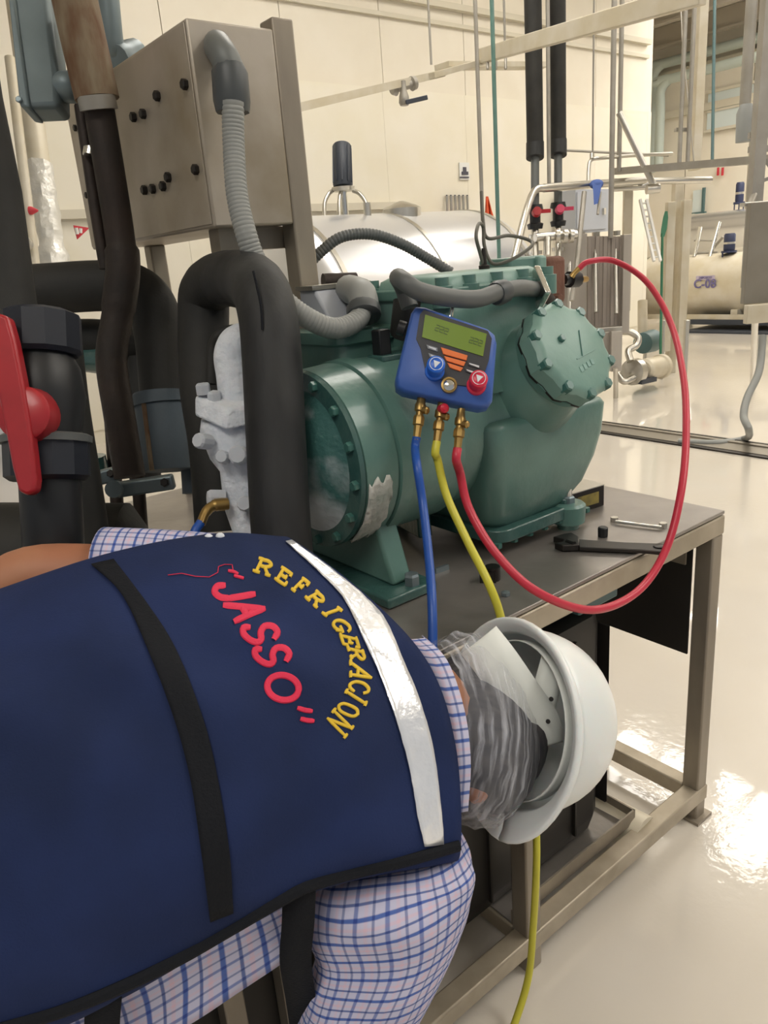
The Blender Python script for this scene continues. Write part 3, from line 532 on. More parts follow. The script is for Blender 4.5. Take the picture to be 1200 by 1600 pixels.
# tray and black receiver box below the bench
ty = thing('drip_tray', T(-.5, .25, .09), 'dull steel drip tray resting on the lower rails of the bench', 'tray')
MB().bx(-.64, -.235, .045, .55, .0905, .094).build('pan', 'bench', ty, smooth=False)
MB().bx(-.64, -.232, .042, .046, .0905, .125).bx(-.236, -.232, .042, .55, .0905, .125).build('lip', 'post', ty, smooth=False)
rb = thing('black_receiver', T(-.55, .25, .095), 'black upright steel box with rounded corners under the bench', 'box')
fr_ = [(-.33+.0, .085), (-.30, .10), (-.285, .13), (-.285, .40), (-.30, .43), (-.33, .445), (-.93, .445), (-.96, .43), (-.97, .4), (-.97, .13), (-.96, .1), (-.93, .085)]
MB().rings([[T(-.63+(l+.63)*s_, .265+(w-.265)*s_, z) for l, w in fr_] for z, s_ in ((.096, .9), (.11, .97), (.14, 1), (.60, 1), (.63, .98), (.64, .9))]).build('body', 'darkbox', rb)
MB().bx(-.40, -.275, .07, .2, .66, .70).build('bracket', 'pteal', rb, bevel=.004)
MB().rings([[T(-.285+.006*s_, .085+.36*q/11, z) for q in range(12)] for z, s_ in ((.15, 0), (.15, 1), (.59, 1), (.59, 0))], False, False).build('side_seam', 'darkbox', rb)
for j in range(5): MB().bx(-.92+j*.13, -.915+j*.13, .078, .086, .13, .6).build('rib', 'darkbox', rb, smooth=False)
tag(MB().cyl(Tz(895, 1245, .06), Tz(895, 1245, .06).lerp(Tz(1062, 1335, .06), .70), .045, 18).build('floor_pipe', 'pcream', None), 'cream plastic pipe lying on the floor below the bench', 'pipe')
# ================================================================== CONTROL BOX AND POSTS
bx = thing('control_box', T(-.73, .86, 1.42), 'weathered stainless control box mounted high on the square post', 'control box')
MB().bx(-.812, -.645, .55, 1.2, 1.42, 1.745).build('body', 'box', bx, bevel=.004)
MB().bx(-.8145, -.812, .556, 1.194, 1.426, 1.739).build('front_plate', 'box', bx, bevel=.001)
for u, v in ((290, 132), (247, 150), (307, 265), (264, 277), (256, 291), (240, 295), (227, 297), (210, 183), (225, 178)): bolt(bx, Tl(u, v, -.816), -L, .009, .008, 'tool')
for u, v in ((118, 200), (136, 305)): bolt(bx, Tl(u, v, -.816), -L, .007, .005, 'tool')
ps = MB().bx(-.645, -.6, .55, .595, ZT, 1.765).build('upright_post', 'post', None, bevel=.004); tag(ps, 'weathered square steel post to the right of the control box', 'post')
for z in (1.70, 1.43, ): bolt(ps, T(-.598, .572, z), L, .008, .006, 'galv')
ps2 = MB().bx(-.70, -.66, 1.12, 1.16, ZT, 1.42).build('rear_post', 'post', None, bevel=.004); tag(ps2, 'square steel post under the far end of the control box', 'post')
MB().bx(-.78, -.61, .6, .64, 1.38, 1.42).build('shelf_arm', 'post', ps, smooth=False)
# small grey gland with pipe under the box
gl = thing('box_gland_pipe', T(-.74, .66, 1.2), 'short dark pipe with gland below the control box', 'pipe')
MB().cyl(Tw(349, 352, .66), Tw(349, 470, .66), .012).build('pipe', 'collar', gl); MB().lathe(Tw(349, 356, .66)-Z*.02, Z, [(0, .018), (.012, .02), (.03, .02)], 8).build('gland', 'tool', gl)
# grey flexible conduit out of the box
cf = thing('flexible_conduit', T(-.73, .5, 1.6), 'grey flexible conduit with elbow from the control box to the terminal box', 'conduit')
MB().hose([Tw(340, 72, .55), Tw(342, 76, .515), Tw(352, 92, .49), Tw(360, 112, .485)], .024, 18).build('elbow', 'elbow', cf)
MB().lathe(Tw(358, 100, .485), Tw(363, 166, .485)-Tw(358, 100, .485), [(0, .024), (.012, .03), (.055, .031), (.072, .028)], 10).build('collar_nut', 'collar', cf)
dq = .47
MB().corr([Tw(364, 160, dq), Tw(365, 220, dq), Tw(370, 300, dq-.02), Tw(383, 360, dq-.04), Tw(400, 408, dq-.05), Tw(430, 455, dq-.09), Tw(472, 492, dq-.11), Tw(520, 513, dq-.12), Tw(556, 502, dq-.12), Tw(568, 480, dq-.11)], .0185, .0068, depth=.945).build('flex_tube', 'greypvc', cf)
MB().hose([Tw(571, 492, dq-.115), Tw(566, 462, dq-.09), Tw(556, 455, dq-.05), Tw(545, 452, dq+.0)], [.027]*25, 14, 8).build('end_elbow', 'greypvc', cf)
MB().lathe(Tw(569, 496, dq-.115), Tw(566, 462, dq-.09)-Tw(569, 496, dq-.115), [(0, .026), (.004, .031), (.02, .031), (.026, .027)], 16).build('ring_nut', 'collar', cf)
tag(MB().corr([Tw(470, 425, .62), Tw(503, 392, .60), Tw(535, 370, .58), Tw(580, 366, .56), Tw(625, 380, .54), Tw(665, 402, .52), Tw(705, 426, .48)], .0115, .007).build('flexible_conduit', 'greydk', None), 'thin dark grey corrugated conduit arching toward the compressor top', 'conduit')
# ================================================================== COMPRESSOR
CW, CZ = .335, 1.022
co = thing('compressor', T(-.45, CW, ZT), 'sea green semi hermetic compressor with bolted cylinder heads standing on the bench', 'compressor')
MB().lathe(T(-.80, CW, CZ), L, [(0, .146), (.004, .155), (.066, .158), (.068, .1545), (.071, .1545), (.073, .161), (.098, .163), (.102, .158), (.22, .158)], 56, True).build('motor_shell', 'green', co, angle=30)
MB().lathe(T(-.80, CW, CZ), -L, [(0, .156), (.008, .154), (.010, .13)], 56, True).build('end_ring', 'green2', co, angle=30)
MB().lathe(T(-.809, CW, CZ), -L, [(0, .128), (.004, .118), (.02, .1), (.032, .06), (.036, .0)], 48, True).build('end_bell', 'frostface', co, angle=50)
for j in range(14):
    a = 2*pi*(j+.3)/14; bolt(co, T(-.81, CW+.142*cos(a), CZ+.142*sin(a)), -L, .009, .008, 'bolt')
# frost patch on the motor shell
rows = []
for i in range(9):
    l = -.795+.006*i; a0, a1 = radians(186+3*sin(i*1.7)), radians(236+4*sin(i*2.3))
    rows.append([T(l, CW+(.1575+.003*sin(q*5+i*3)*sin(pi*q/14)**.5+.0015)*cos(a0+(a1-a0)*q/14), CZ+(.1575+.003+.002*sin(q*4+i))*sin(a0+(a1-a0)*q/14)) for q in range(15)])
MB().grid(rows).build('frost_patch', 'frostpatch', co, solid=.003)
MB().bx(-.70, -.69, CW-.16, CW-.1, CZ+.03, CZ+.031)
# pedestal foot under motor
MB().prism([T(-.75, CW-.10, CZ-.10), T(-.75, CW+.10, CZ-.10), T(-.75, CW+.15, ZT+.02), T(-.75, CW-.14, ZT+.02)], L*.045).build('pedestal', 'green', co, bevel=.006)
MB().bx(-.79, -.68, CW-.175, CW+.19, ZT+.001, ZT+.02).build('foot', 'green2', co, bevel=.004)
for w in (CW-.155, CW+.17): bolt(co, T(-.72, w, ZT+.02), Z, .014, .02, 'galv')
# crankcase
MB().lathe(T(-.60, CW, CZ+.01), L, [(0, .15), (.02, .156), (.38, .156), (.41, .13), (.425, .09)], 48).build('crankcase', 'green', co, angle=30)
def rsec(w0, w1, z0, z1, r, n=5):
    P = []
    for cx, cz, a0 in ((w1-r, z1-r, 0), (w0+r, z1-r, 90), (w0+r, z0+r, 180), (w1-r, z0+r, 270)):
        for j in range(n+1): a = radians(a0+90*j/n); P.append((cx+r*cos(a), cz+r*sin(a)))
    return P
def loft(secs): return MB().rings([[T(l, w, z) for w, z in rsec(*s_)] for l, s_ in secs])
w0, w1 = CW-.178, CW+.178
def plan(l0, l1, w0, w1, r, z, n=6):
    P = []
    for cx, cy, a0 in ((l1-r, w1-r, 0), (l0+r, w1-r, 90), (l0+r, w0+r, 180), (l1-r, w0+r, 270)):
        for j in range(n+1): a = radians(a0+90*j/n); P.append(T(cx+r*cos(a), cy+r*sin(a), z))
    return P
MB().rings([plan(-.535+i_, -.185-i_*2.6, w0+i_, w1-i_, .035, z) for z, i_ in ((.835, .04), (.85, .03), (.88, .018), (.93, .008), (.98, .002), (1.035, .0), (1.045, .003), (1.05, .012))]).build('sump', 'green', co, angle=50)
MB().rings([plan(-.51, -.27, w0+.015, w1-.015, .04, z) for z in (.812, .838)]).build('bottom_cover', 'green2', co, bevel=.003)
for j in range(7): bolt(co, T(-.50+j*.045, w0+.026, .812), -Z, .008, .008, 'bolt')
for l in (-.285, -.5):
    for w in (w0+.03, w1-.03):
        if l == -.5 and w < CW: continue
        MB().lathe(T(l, w, ZT), Z, [(0, .022), (.012, .024), (.014, .034), (.05, .036), (.055, .03)], 20).build('foot', 'green', co)
        MB().bar(T(l, w, ZT+.035), T(l-.05, CW, ZT+.05), .06, .03, Z).build('foot_arm', 'green2', co, bevel=.004)
        MB().cyl(T(l, w, ZT+.05), T(l, w, ZT+.1), .008).build('stud', 'chrome', co); bolt(co, T(l, w, ZT+.055), Z, .014, .014, 'galv')
MB().cyl(T(-.285, w0+.03, ZT-.001), T(-.285, w0+.03, ZT+.012), .018).build('rubber_mount', 'chrome', co)
# upright deck under the top head
MB().rings([plan(-.575, -.27, CW-d_, CW+d_, .03, z) for z, d_ in ((1.10, .15), (1.2, .125), (1.262, .115), (1.268, .11))]).build('top_deck', 'green', co, angle=50)
# near bank, tilted
nv = (-W*.86+Z*.51).normalized(); tv = nv.cross(L).normalized()
HC = T(-.368, .125, 1.156)
MB().lathe(HC-nv*.15, nv, [(0, .12), (.06, .108), (.10, .095), (.118, .088), (.12, .092), (.135, .094)], 40).build('cylinder_bank', 'green', co, angle=30)
def oct_(c_, r, n=10, a0=.2, k=.12):
    P = []
    for j in range(n*4):
        a = 2*pi*j/(n*4)+a0; rr = r*(1+k*(cos(n*(a-a0)/1.0)*.35)); P.append(c_+rr*(cos(a)*L+sin(a)*tv))
    return P
MB().rings([oct_(HC-nv*.014, .094), oct_(HC+nv*.012, .094), oct_(HC+nv*.020, .088), oct_(HC+nv*.024, .079)]).build('head_cover', 'lgreen', co, angle=35)
MB().rings([oct_(HC-nv*.018, .095), oct_(HC-nv*.014, .095)]).build('gasket', 'tool', co)
for j in range(10): a = 2*pi*j/10+.2; bolt(co, HC+nv*.012+.088*(cos(a)*L+sin(a)*tv), nv, .0105, .014, 'bolt')
bolt(co, HC+nv*.024-L*.03+tv*.02, nv, .007, .008, 'bolt')
MB().bar(HC+nv*.0245+L*.005-tv*.02, HC+nv*.0245+L*.028+tv*.03, .003, .0015, nv).build('casting_mark', 'bolt', co, smooth=False)
for q in range(4): MB().box(HC+nv*.0245-L*(.012-q*.012)-tv*.042+tv*.003*q, L*.004, tv*.005, nv*.001).build('casting_letter', 'mark', co, smooth=False)
MB().bar(HC+nv*.0245-L*.012-tv*.022, HC+nv*.0245+L*.046-tv*.012, .002, .0015, nv).build('casting_mark', 'mark', co, smooth=False)
# far bank
nv2 = (W*.86+Z*.51).normalized(); HC2 = T(-.362, 2*CW-.122, 1.152)
MB().lathe(HC2-nv2*.15, nv2, [(0, .12), (.06, .108), (.12, .098), (.16, .098), (.165, .085)], 32).build('cylinder_bank', 'green', co, angle=30)
# top head
tz = 1.268
MB().rings([plan(-.58, -.275, CW-.115, CW+.10, .035, z) for z in (tz, tz+.02)]).build('head_flange', 'green', co, bevel=.003)
MB().rings([plan(-.57+i_, -.285-i_, CW-.105+i_, CW+.09-i_, .035, z) for z, i_ in ((tz+.02, 0), (tz+.034, .004), (tz+.042, .018))]).build('top_head', 'lgreen', co, angle=50)
for l in (-.565, -.50, -.43, -.36, -.29):
    for w in (CW-.103, CW+.088): MB().lathe(T(l, w, tz-.012), Z, [(0, .018), (.035, .018), (.036, .012), (.05, .012)], 12).build('head_lug', 'green', co)
# terminal box
MB().rings([plan(-.70+i_, -.55-i_, CW+.03+i_, CW+.19-i_, .03, z) for z, i_ in ((1.12, -.015), (1.20, .0), (1.205, -.008), (1.225, -.008), (1.228, .0))]).build('terminal_dome', 'green', co, angle=40)
tbx = MB().prism([T(-.66, CW+.09, 1.228), T(-.66, CW+.20, 1.228), T(-.66, CW+.20, 1.30), T(-.66, CW+.15, 1.30)], L*.13); tbx.build('terminal_box', 'gcab', co, bevel=.005)
MB().bx(-.665, -.525, CW+.145, CW+.205, 1.298, 1.306).build('terminal_lid', 'steel', co, smooth=False)
MB().bx(-.655, -.63, CW-.035, CW-.01, CZ+.157, CZ+.205).build('sensor_block', 'blk', co, bevel=.003)
MB().bx(-.66, -.56, CW-.045, CW+.0, CZ+.15, CZ+.162).build('cover_strip', 'green2', co, bevel=.003)
# discharge valve block at the rear right with the rusty cap, service stem
vbk = thing('service_valve', T(-.3, .47, 1.27), 'green valve block with a rust brown cap at the back of the compressor', 'valve')
wv = .46
a, b_ = Tw(805, 470, wv), Tw(852, 404, wv)
def vblock(u0, v0, u1, v1, w, th, name, mt, par, bev=.006):
    a, b_, c_ = Tw(u0, v0, w), Tw(u1, v1, w), Tw((u0+u1)/2, (v0+v1)/2, w)
    return MB().box(c_+W*th/2, L*abs((b_-a).dot(L))/2, W*th/2, Z*abs(a.z-b_.z)/2).build(name, mt, par, bevel=bev)
vblock(798, 404, 853, 478, wv, .10, 'valve_body', 'green', vbk); vblock(843, 400, 856, 480, wv-.012, .11, 'flange', 'lgreen', vbk)
vblock(856, 402, 886, 474, wv-.006, .09, 'rust_cap', 'rustcap', vbk, .012)
pq = Tw(884, 437, wv+.02); px_ = (Tw(925, 436, wv+.02)-pq).normalized()
MB().lathe(pq-px_*.01, px_, [(0, .014), (.02, .014), (.022, .020), (.055, .020), (.058, .012)], 10).build('stem_nut', 'blk', vbk)
MB().lathe(pq+px_*.045, px_, [(0, .008), (.035, .0085), (.04, .006)], 8).build('stem_tip', 'brass', vbk)
bolt(vbk, Tw(871, 466, wv-.01), -W, .011, .01, 'rustcap')
# square flange with black pipe along the top head
sp = thing('insulated_suction_tube', T(-.5, .16, 1.27), 'dark foam covered tube curving along the compressor top to a square flange', 'tube')
wt = .19
MB().hose([Tw(640, 480, wt+.05), Tw(630, 450, wt+.06), Tw(622, 434, wt+.03), Tw(632, 440, wt-.01), Tw(655, 455, wt-.025), Tw(700, 465, wt-.03), Tw(745, 467, wt-.03), Tw(780, 456, wt-.02), Tw(812, 450, wt), Tw(836, 452, wt+.03)], .0145, 14).build('foam_tube', 'greydk', sp)
MB().lathe(Tw(774, 459, wt-.02), Tw(795, 453, wt-.01)-Tw(774, 459, wt-.02), [(0, .0185), (.008, .0215), (.03, .02)], 14).build('joint_sleeve', 'collar', sp)
fc = Tw(838, 456, wt+.035); fn = (R_*.9-D_*.1+F_*.25).normalized(); fu = fn.cross(Z).normalized(); fv = fu.cross(fn)
MB().box(fc, fn*.006, (fu+fv)*.024, (fu-fv)*.024).build('square_flange', 'chrome', sp, bevel=.002)
MB().lathe(fc, Tw(862, 482, wt+.05)-fc, [(0, .014), (.03, .02), (.045, .02)], 12).build('rust_union', 'rustdk', sp)
st = MB().cyl(Tw(505, 440, .56), Tw(556, 438, .54), .016, 14); tag(st.build('pipe_stub', 'rustdk', None), 'rust brown pipe stub left of the terminal box lid', 'pipe')
tag(MB().hose([Tw(636, 470, .28), Tw(634, 490, .28), Tw(630, 520, .30)], .024).build('foam_elbow', 'black', None), 'short brown black foam covered pipe behind the manifold', 'pipe')
# sensor cable loop on the top
ca = thing('sensor_cable', T(-.45, .3, 1.3), 'black sensor cable looped above the compressor top', 'cable')
wk = .33
MB().lathe(Tw(757, 430, wk), Z, [(0, .010), (.018, .011), (.02, .006), (.05, .004)], 10).build('plug', 'rustdk', ca)
MB().hose([Tw(757, 420, wk), Tw(750, 395, wk), Tw(744, 370, wk), Tw(748, 350, wk+.02), Tw(755, 355, wk+.03), Tw(757, 385, wk+.02), Tw(770, 412, wk), Tw(800, 405, wk-.02), Tw(830, 385, wk-.02), Tw(826, 375, wk), Tw(795, 368, wk+.02), Tw(762, 372, wk+.03), Tw(755, 345, wk+.06), Tw(752, 300, wk+.1)], .0035, 8).build('cable', 'cableg', ca)
# ================================================================== GAUGE MANIFOLD
dg = 1.19
gm = thing('gauge_manifold', D(700, 640, dg), 'blue digital gauge manifold hanging in front of the compressor', 'gauge')
gu = (D(776, 522, dg)-D(645, 480, dg)).normalized(); gn = -F_*1.0-D_*.12+R_*-.05; gn = (gn-gn.dot(gu)*gu).normalized(); gv = gn.cross(gu)   # gu right, gv up, gn to viewer
gc = D(698, 556, dg)
def G(u, v, n=0):                                   # a point of the gauge face seen at (u,v), n metres proud of it
    r = ray(u, v); q = O+r*((gc-O).dot(gn)/r.dot(gn)); return q+gn*n
outl = [(650, 476), (662, 477), (764, 512), (775, 521), (778, 534), (771, 625), (765, 634), (752, 637), (700, 627), (630, 611), (620, 604), (618, 590), (626, 555), (643, 486)]
cen = sum((G(*p) for p in outl), Vector())/len(outl)
def inset(k, n): return [cen+(G(*p)-cen)*k+gn*n for p in outl]
MB().rings([inset(.94, -.045), inset(1, -.037), inset(1.0, -.012), inset(.97, -.003), inset(.93, .0)]).build('rubber_case', 'gblue', gm, angle=60)
MB().prism([G(*p, .0) for p in ((662, 485), (762, 518), (768, 530), (763, 565), (754, 590), (748, 606), (722, 603), (700, 600), (664, 577), (657, 545), (650, 530), (656, 492))], gn*.003).build('faceplate', 'gdk', gm, smooth=False)
MB().prism([G(*p, .003) for p in ((664, 493), (760, 523), (754, 558), (659, 528))], gn*.0015).build('lcd_screen', 'lcd', gm, smooth=False)
def lcdseg(u, v, s=1.0):
    ex, ey = gu*.0028*s, gv*.0045*s; c_ = G(u, v, .0047); b = MB()
    for a, d_, e in ((ey, ex, 1), (-ey, ex, 1), (ey*0, ex, 1)): b.box(c_+a, d_, gv*.0006, gn*.0003)
    b.box(c_+ex+ey*.5, gu*.0006, ey*.45, gn*.0003).box(c_-ex-ey*.5, gu*.0006, ey*.45, gn*.0003).build('lcd_digit', 'lcdtx', gm, smooth=False)
for u, v in ((683, 514), (690, 516.5), (697, 519), (736, 533), (743, 535), (750, 537.5)): lcdseg(u, v)
for q, (a, b_, c_, e) in enumerate((((688, 544), (730, 557), (728, 565), (692, 555)), ((693, 557.5), (727, 567), (724, 574), (697, 565.5)), ((698, 568), (723, 576), (719, 582), (702, 576)))):
    bt = MB().prism([G(*p, .003) for p in (a, b_, c_, e)], gn*.003).build('orange_button', 'orange', gm, bevel=.0008)
for p0, dx, dy in (((666, 540), 17, 5), ((669, 553), 15, 5), ((729, 566), 21, 6), ((725, 576), 20, 6)):
    MB().prism([G(p0[0], p0[1], .003), G(p0[0]+dx, p0[1]+dy, .003), G(p0[0]+dx, p0[1]+dy+6, .003), G(p0[0]+2, p0[1]+6, .003)], gn*.002).build('small_button', 'btn' if dx < 18 else 'gdk', gm, smooth=False)
    MB().prism([G(p0[0]+3, p0[1]+2.4, .005), G(p0[0]+dx-2, p0[1]+dy+1, .005), G(p0[0]+dx-2.5, p0[1]+dy+4, .005), G(p0[0]+4, p0[1]+4.6, .005)], gn*.0006).build('button_print', 'btntx', gm, smooth=False)
for (u, v, mt, nm, k_) in ((679, 581, 'kblue', 'blue knob', 0), (744, 603, 'kred', 'red knob', 1)):
    pr = [(-.004, .0155), (.004, .0155), (.006, .0125), (.014, .0125), (.022, .0145), (.030, .0142), (.032, .0125)]
    kn = tag(MB().lathe(G(u, v, 0), gn+gv*.1-gu*.05, pr, 20).build('knob', mt, gm, angle=50), nm+' with a white emblem')
    ax_ = (gn+gv*.1-gu*.05).normalized(); ce = G(u, v, 0)+ax_*.0325
    MB().rings([[ce+r*(cos(2*pi*j/24)*gu+sin(2*pi*j/24)*gv)+ax_*h for j in range(24)] for r, h in ((.0095, .0), (.0095, .0006), (.0105, .0006), (.0105, 0))], True, False).build('knob_ring', 'white', kn, smooth=False)
    MB().prism([ce+gu*.0055+gv*.004, ce-gu*.0055+gv*.004, ce-gv*.007], ax_*.0008).build('knob_mark', 'white', kn, smooth=False)
sgl = G(701, 603, .003); MB().lathe(sgl-gn*.004, gn, [(0, .0125), (.008, .0125), (.0085, .0095), (.005, .009)], 24).build('sight_glass_ring', 'brass', gm); MB().lathe(sgl-gn*.002, gn, [(0, .009), (.005, .009), (.007, .004)], 20).build('sight_glass', 'chrome', gm)
MB().tube([G(705, 488, -.02), G(709, 470, -.02), G(712, 455, -.03), G(714, 457, -.05)], .0015, 8).tube([G(709, 488, -.02), G(711, 470, -.022)], .0012, 8).build('hanging_hook', 'chrome', gm)
MB().lathe(G(634, 508, -.02), -gu, [(0, .012), (.012, .012)], 14).build('side_port', 'blk', gm)
gdn = (-gv+gu*-.10).normalized()
ports = []
for u, v, u2, v2 in ((660, 618, 652, 683), (692, 628, 684, 690), (723, 640, 717, 701)):
    p, q = G(u, v, -.02), G(u2, v2, -.02); a_ = (q-p); ln = a_.length; a_.normalize(); ports.append((p, q, a_, ln))
    bs = MB().lathe(p, a_, [(-.006, .006), (.008, .0075), (.010, .009), (.020, .009), (.022, .006), (ln*.45, .006)], 12)
    bs.lathe(p+a_*.018, gu*.8+gn*.6, [(0, .006), (.014, .0065), (.016, .004)], 8).build('brass_port', 'brass', gm)
MB().lathe(ports[1][0]+ports[1][2]*.008+gn*.004, gn+gu*.35, [(0, .007), (.014, .0075), (.017, .004)], 14).build('red_cap', 'redp', gm)
def hose(name, label, mt, port, pts, r=.0068):
    p, q, a_, ln = port; t = thing(name, q, label, 'hose', 'refrigerant hoses on the gauge manifold')
    MB().lathe(p+a_*ln*.42, a_, [(0, .008), (.004, .0095), (ln*.22, .0095), (ln*.25, .007), (ln*.42, .0066), (ln*.6, .0062)], 8).build('brass_nut', 'brass', t)
    MB().hose([q-a_*.004, q+a_*.015]+pts, r, 12, 10).build('rubber_hose', mt, t); return t
hose('gauge_hose', 'blue charging hose hanging straight down from the gauge manifold', 'hblue', ports[0], [Tw(652, 730, .1), Tw(661, 790, .08), Tw(670, 870, .03), Tw(675, 940, -.02), Tw(676, 1010, -.045), Tw(674, 1080, -.06), Tw(670, 1130, -.07)])
hose('gauge_hose', 'yellow charging hose running down past the white hard hat', 'hyel', ports[1], [Tw(684, 720, .12), Tw(698, 775, .1), Tw(730, 845, .05), Tw(765, 915, -.01), Tw(785, 975, -.02), Tw(805, 1080, -.018), Tw(825, 1190, -.018), Tw(836, 1270, -.02), Tw(838, 1300, -.03), Tw(838, 1360, -.05), Tw(833, 1450, -.05), Tw(825, 1530, -.052), Tw(800, 1610, -.06), Tw(770, 1680, -.065), Tz(740, 1740, .007)], .0066)
hr = hose('gauge_hose', 'red charging hose looping below the bench edge and up to the valve', 'hred', ports[2], [Tw(719, 740, .11), Tw(733, 795, .09), Tw(775, 865, .03), Tw(840, 925, -.03), Tw(925, 953, -.05), Tw(995, 925, -.05), Tw(1040, 860, -.045), Tw(1064, 770, -.03), Tw(1072, 680, .02), Tw(1068, 590, .10), Tw(1048, 505, .21), Tw(1010, 440, .32), Tw(960, 408, .42), Tw(920, 409, .45), Tw(904, 420, .462)], .0072)
MB().tube([Tw(911, 413, .458), Tw(897, 427, .466), Tw(893, 433, .47)], [.0075, .006, .008], 10).build('brass_end', 'brass', hr)
# ================================================================== TOOLS ON THE BENCH
dj = ZT+.006
wr = thing('adjustable_wrench', Tz(950, 856, ZT), 'dark adjustable spanner lying across the bench edge', 'wrench')
ap = lambda u, v, z=.011: Tz(u, v, ZT+z)
MB().prism([ap(903, 848, .003), ap(975, 853, .003), ap(1032, 855, .003), ap(1040, 862, .003), ap(1034, 868, .003), ap(1000, 865, .003), ap(905, 861, .003)], Z*.008).build('handle', 'tool', wr, bevel=.0015)
MB().lathe(ap(1030, 861, .002), Z, [(0, .011), (.011, .011), (.012, .008)], 18).build('eye', 'tool', wr)
MB().prism([ap(864, 848, .002), ap(880, 843, .002), ap(893, 841, .002), ap(905, 848, .002), ap(905, 861, .002), ap(880, 862, .002), ap(866, 858, .002), ap(880, 855, .002), ap(880, 852, .002)], Z*.013).build('jaw', 'tool', wr, bevel=.002)
MB().cyl(ap(886, 847, .013), ap(897, 851, .013), .006).build('worm_screw', 'tool', wr)
tag(MB().bx(-.006, .006, -.006, .006, 0, .001).v and MB().lathe(Tz(942, 838, ZT+.0005), Z, [(0, .010), (.018, .0105), (.02, .008)], 8).build('socket_nut', 'blk', None), 'small black socket standing on the bench near the spanner', 'socket')
rd = thing('double_end_wrench', Tz(1000, 818, ZT), 'thin steel double ended wrench on the wet bench top', 'wrench')
MB().tube([ap(962, 815, .006), ap(1034, 824, .006)], .0035, 8).build('shaft', 'steel', rd)
for u, v in ((960, 815), (1036, 824)): MB().lathe(ap(u, v, .0), Z, [(0, .008), (.01, .008)], 6).build('head', 'steel', rd)
lb = thing('small_box', Tz(915, 800, ZT), 'small dark box with a worn yellow label beside the compressor foot', 'box')
lo_, w_o, _ = toT(Tz(893, 806, ZT)); l1_, w1_, _ = toT(Tz(944, 790, ZT)); bd = Vector((Tz(944, 790, ZT)-Tz(893, 806, ZT))); bl = bd.length; bd.normalize(); bw = Z.cross(bd)
bc = Tz(893, 806, ZT)+bd*bl/2+bw*.03+Z*.0245
MB().box(bc, bd*bl/2, bw*.03, Z*.024).build('body', 'tool', lb, bevel=.002); MB().box(bc-bw*.0302, bd*bl*.32, bw*.0008, Z*.013).build('label', 'sticker', lb, smooth=False); MB().box(bc+Z*.0245, bd*bl/2, bw*.03, Z*.001).build('lid', 'steel', lb, smooth=False)
tag(MB().lathe(Tz(790, 930, ZT+.0005), Z, [(0, .008), (.006, .008), (.007, .005)], 6).build('loose_nut', 'galv', None), 'loose steel nut near the front edge of the bench', 'nut')
tag(MB().bar(Tz(566, 903, ZT+.006), Tz(577, 905, ZT+.006), .010, .008, Z).build('white_chip', 'frost', None), 'small white chip of frost on the bench behind the shoulder', 'chip')
tag(MB().bar(Tz(680, 893, ZT+.004), Tz(700, 886, ZT+.004), .012, .006, Z).build('steel_offcut', 'galv', None), 'small steel offcut beside the blue hose', 'offcut')
tag(MB().bar(Tz(750, 900, ZT+.010), Tz(775, 900, ZT+.010), .02, .018, Z).lathe(Tz(770, 905, ZT+.001), Z, [(0, .014), (.025, .014)], 10).build('dark_fitting', 'tool', None), 'dark pipe fitting in the shade beside the yellow hose', 'fitting')
# ================================================================== LEFT PIPEWORK
ar = thing('insulated_arch_pipe', D(440, 900, 1.2), 'black foam insulated pipe arching down in front of the motor end', 'pipe')
MB().hose([Vector((D(441, 850, 1.2).x, D(441, 850, 1.2).y, ZT+.001)), D(441, 850, 1.2), D(432, 700, 1.2), D(425, 560, 1.2), D(418, 490, 1.21), D(404, 450, 1.24), D(380, 436, 1.29), D(350, 437, 1.36)], [.0475]*57, 22).build('front_insulation', 'black2', ar)
MB().hose([D(395, 440, 1.27), D(350, 436, 1.36), D(322, 455, 1.42), D(318, 500, 1.44), D(320, 600, 1.44), D(335, 700, 1.44), D(345, 830, 1.44)], .048, 20).build('rear_insulation', 'black', ar)
MB().hose([D(396, 424, 1.165), D(402, 450, 1.158), D(408, 480, 1.153), D(410, 515, 1.1525)], [.002]*25, 6, 8).build('split_seam', 'trim', ar)
# frosted valve
fz = thing('frosted_valve', D(350, 780, 1.28), 'frost covered white suction valve behind the black arch pipe', 'valve')
FP = lambda u, v, d=1.28: D(u, v, d)
MB().hose([FP(374, 660), FP(366, 590), FP(362, 555), FP(372, 535, 1.29), FP(395, 530, 1.32)], .030, 18).build('frosted_pipe', 'frost', fz)
fb = MB().prism([FP(303, 618, 1.25), FP(330, 608, 1.30), FP(400, 612, 1.30), FP(400, 632, 1.24), FP(352, 640, 1.22)], (FP(350, 672)-FP(350, 640))*1.0); fb.build('flange', 'frost', fz, bevel=.006)
for u, v in ((318, 612), (336, 625)): bolt(fz, FP(u, v, 1.25), Z, .012, .014, 'frost')
sec = []
for v, cu_, ru in ((655, 362, 50), (672, 360, 50), (690, 362, 46), (715, 368, 42), (735, 372, 30), (790, 378, 30), (830, 390, 28)):
    c_ = FP(cu_, v); r_ = ru/1240*1.28; sec.append([c_+r_*(cos(2*pi*j/20)*R_+.8*sin(2*pi*j/20)*Vector((0, 1, 0))) for j in range(20)])
MB().rings(sec).build('valve_body', 'frost', fz, angle=50)
for u, v, d_, ax_, r in ((322, 690, 1.22, -R_*.5-F_, .013), (375, 712, 1.22, -F_, .016), (345, 778, 1.24, -R_-F_*.4, .014), (385, 787, 1.22, -F_, .013), (350, 715, 1.225, -F_, .011)): bolt(fz, FP(u, v, d_+.015), ax_.normalized(), r, .022, 'frost', n=10)
MB().cyl(FP(395, 740), T(-.84, CW, CZ), .055, 24).build('frosted_elbow', 'frost', fz)
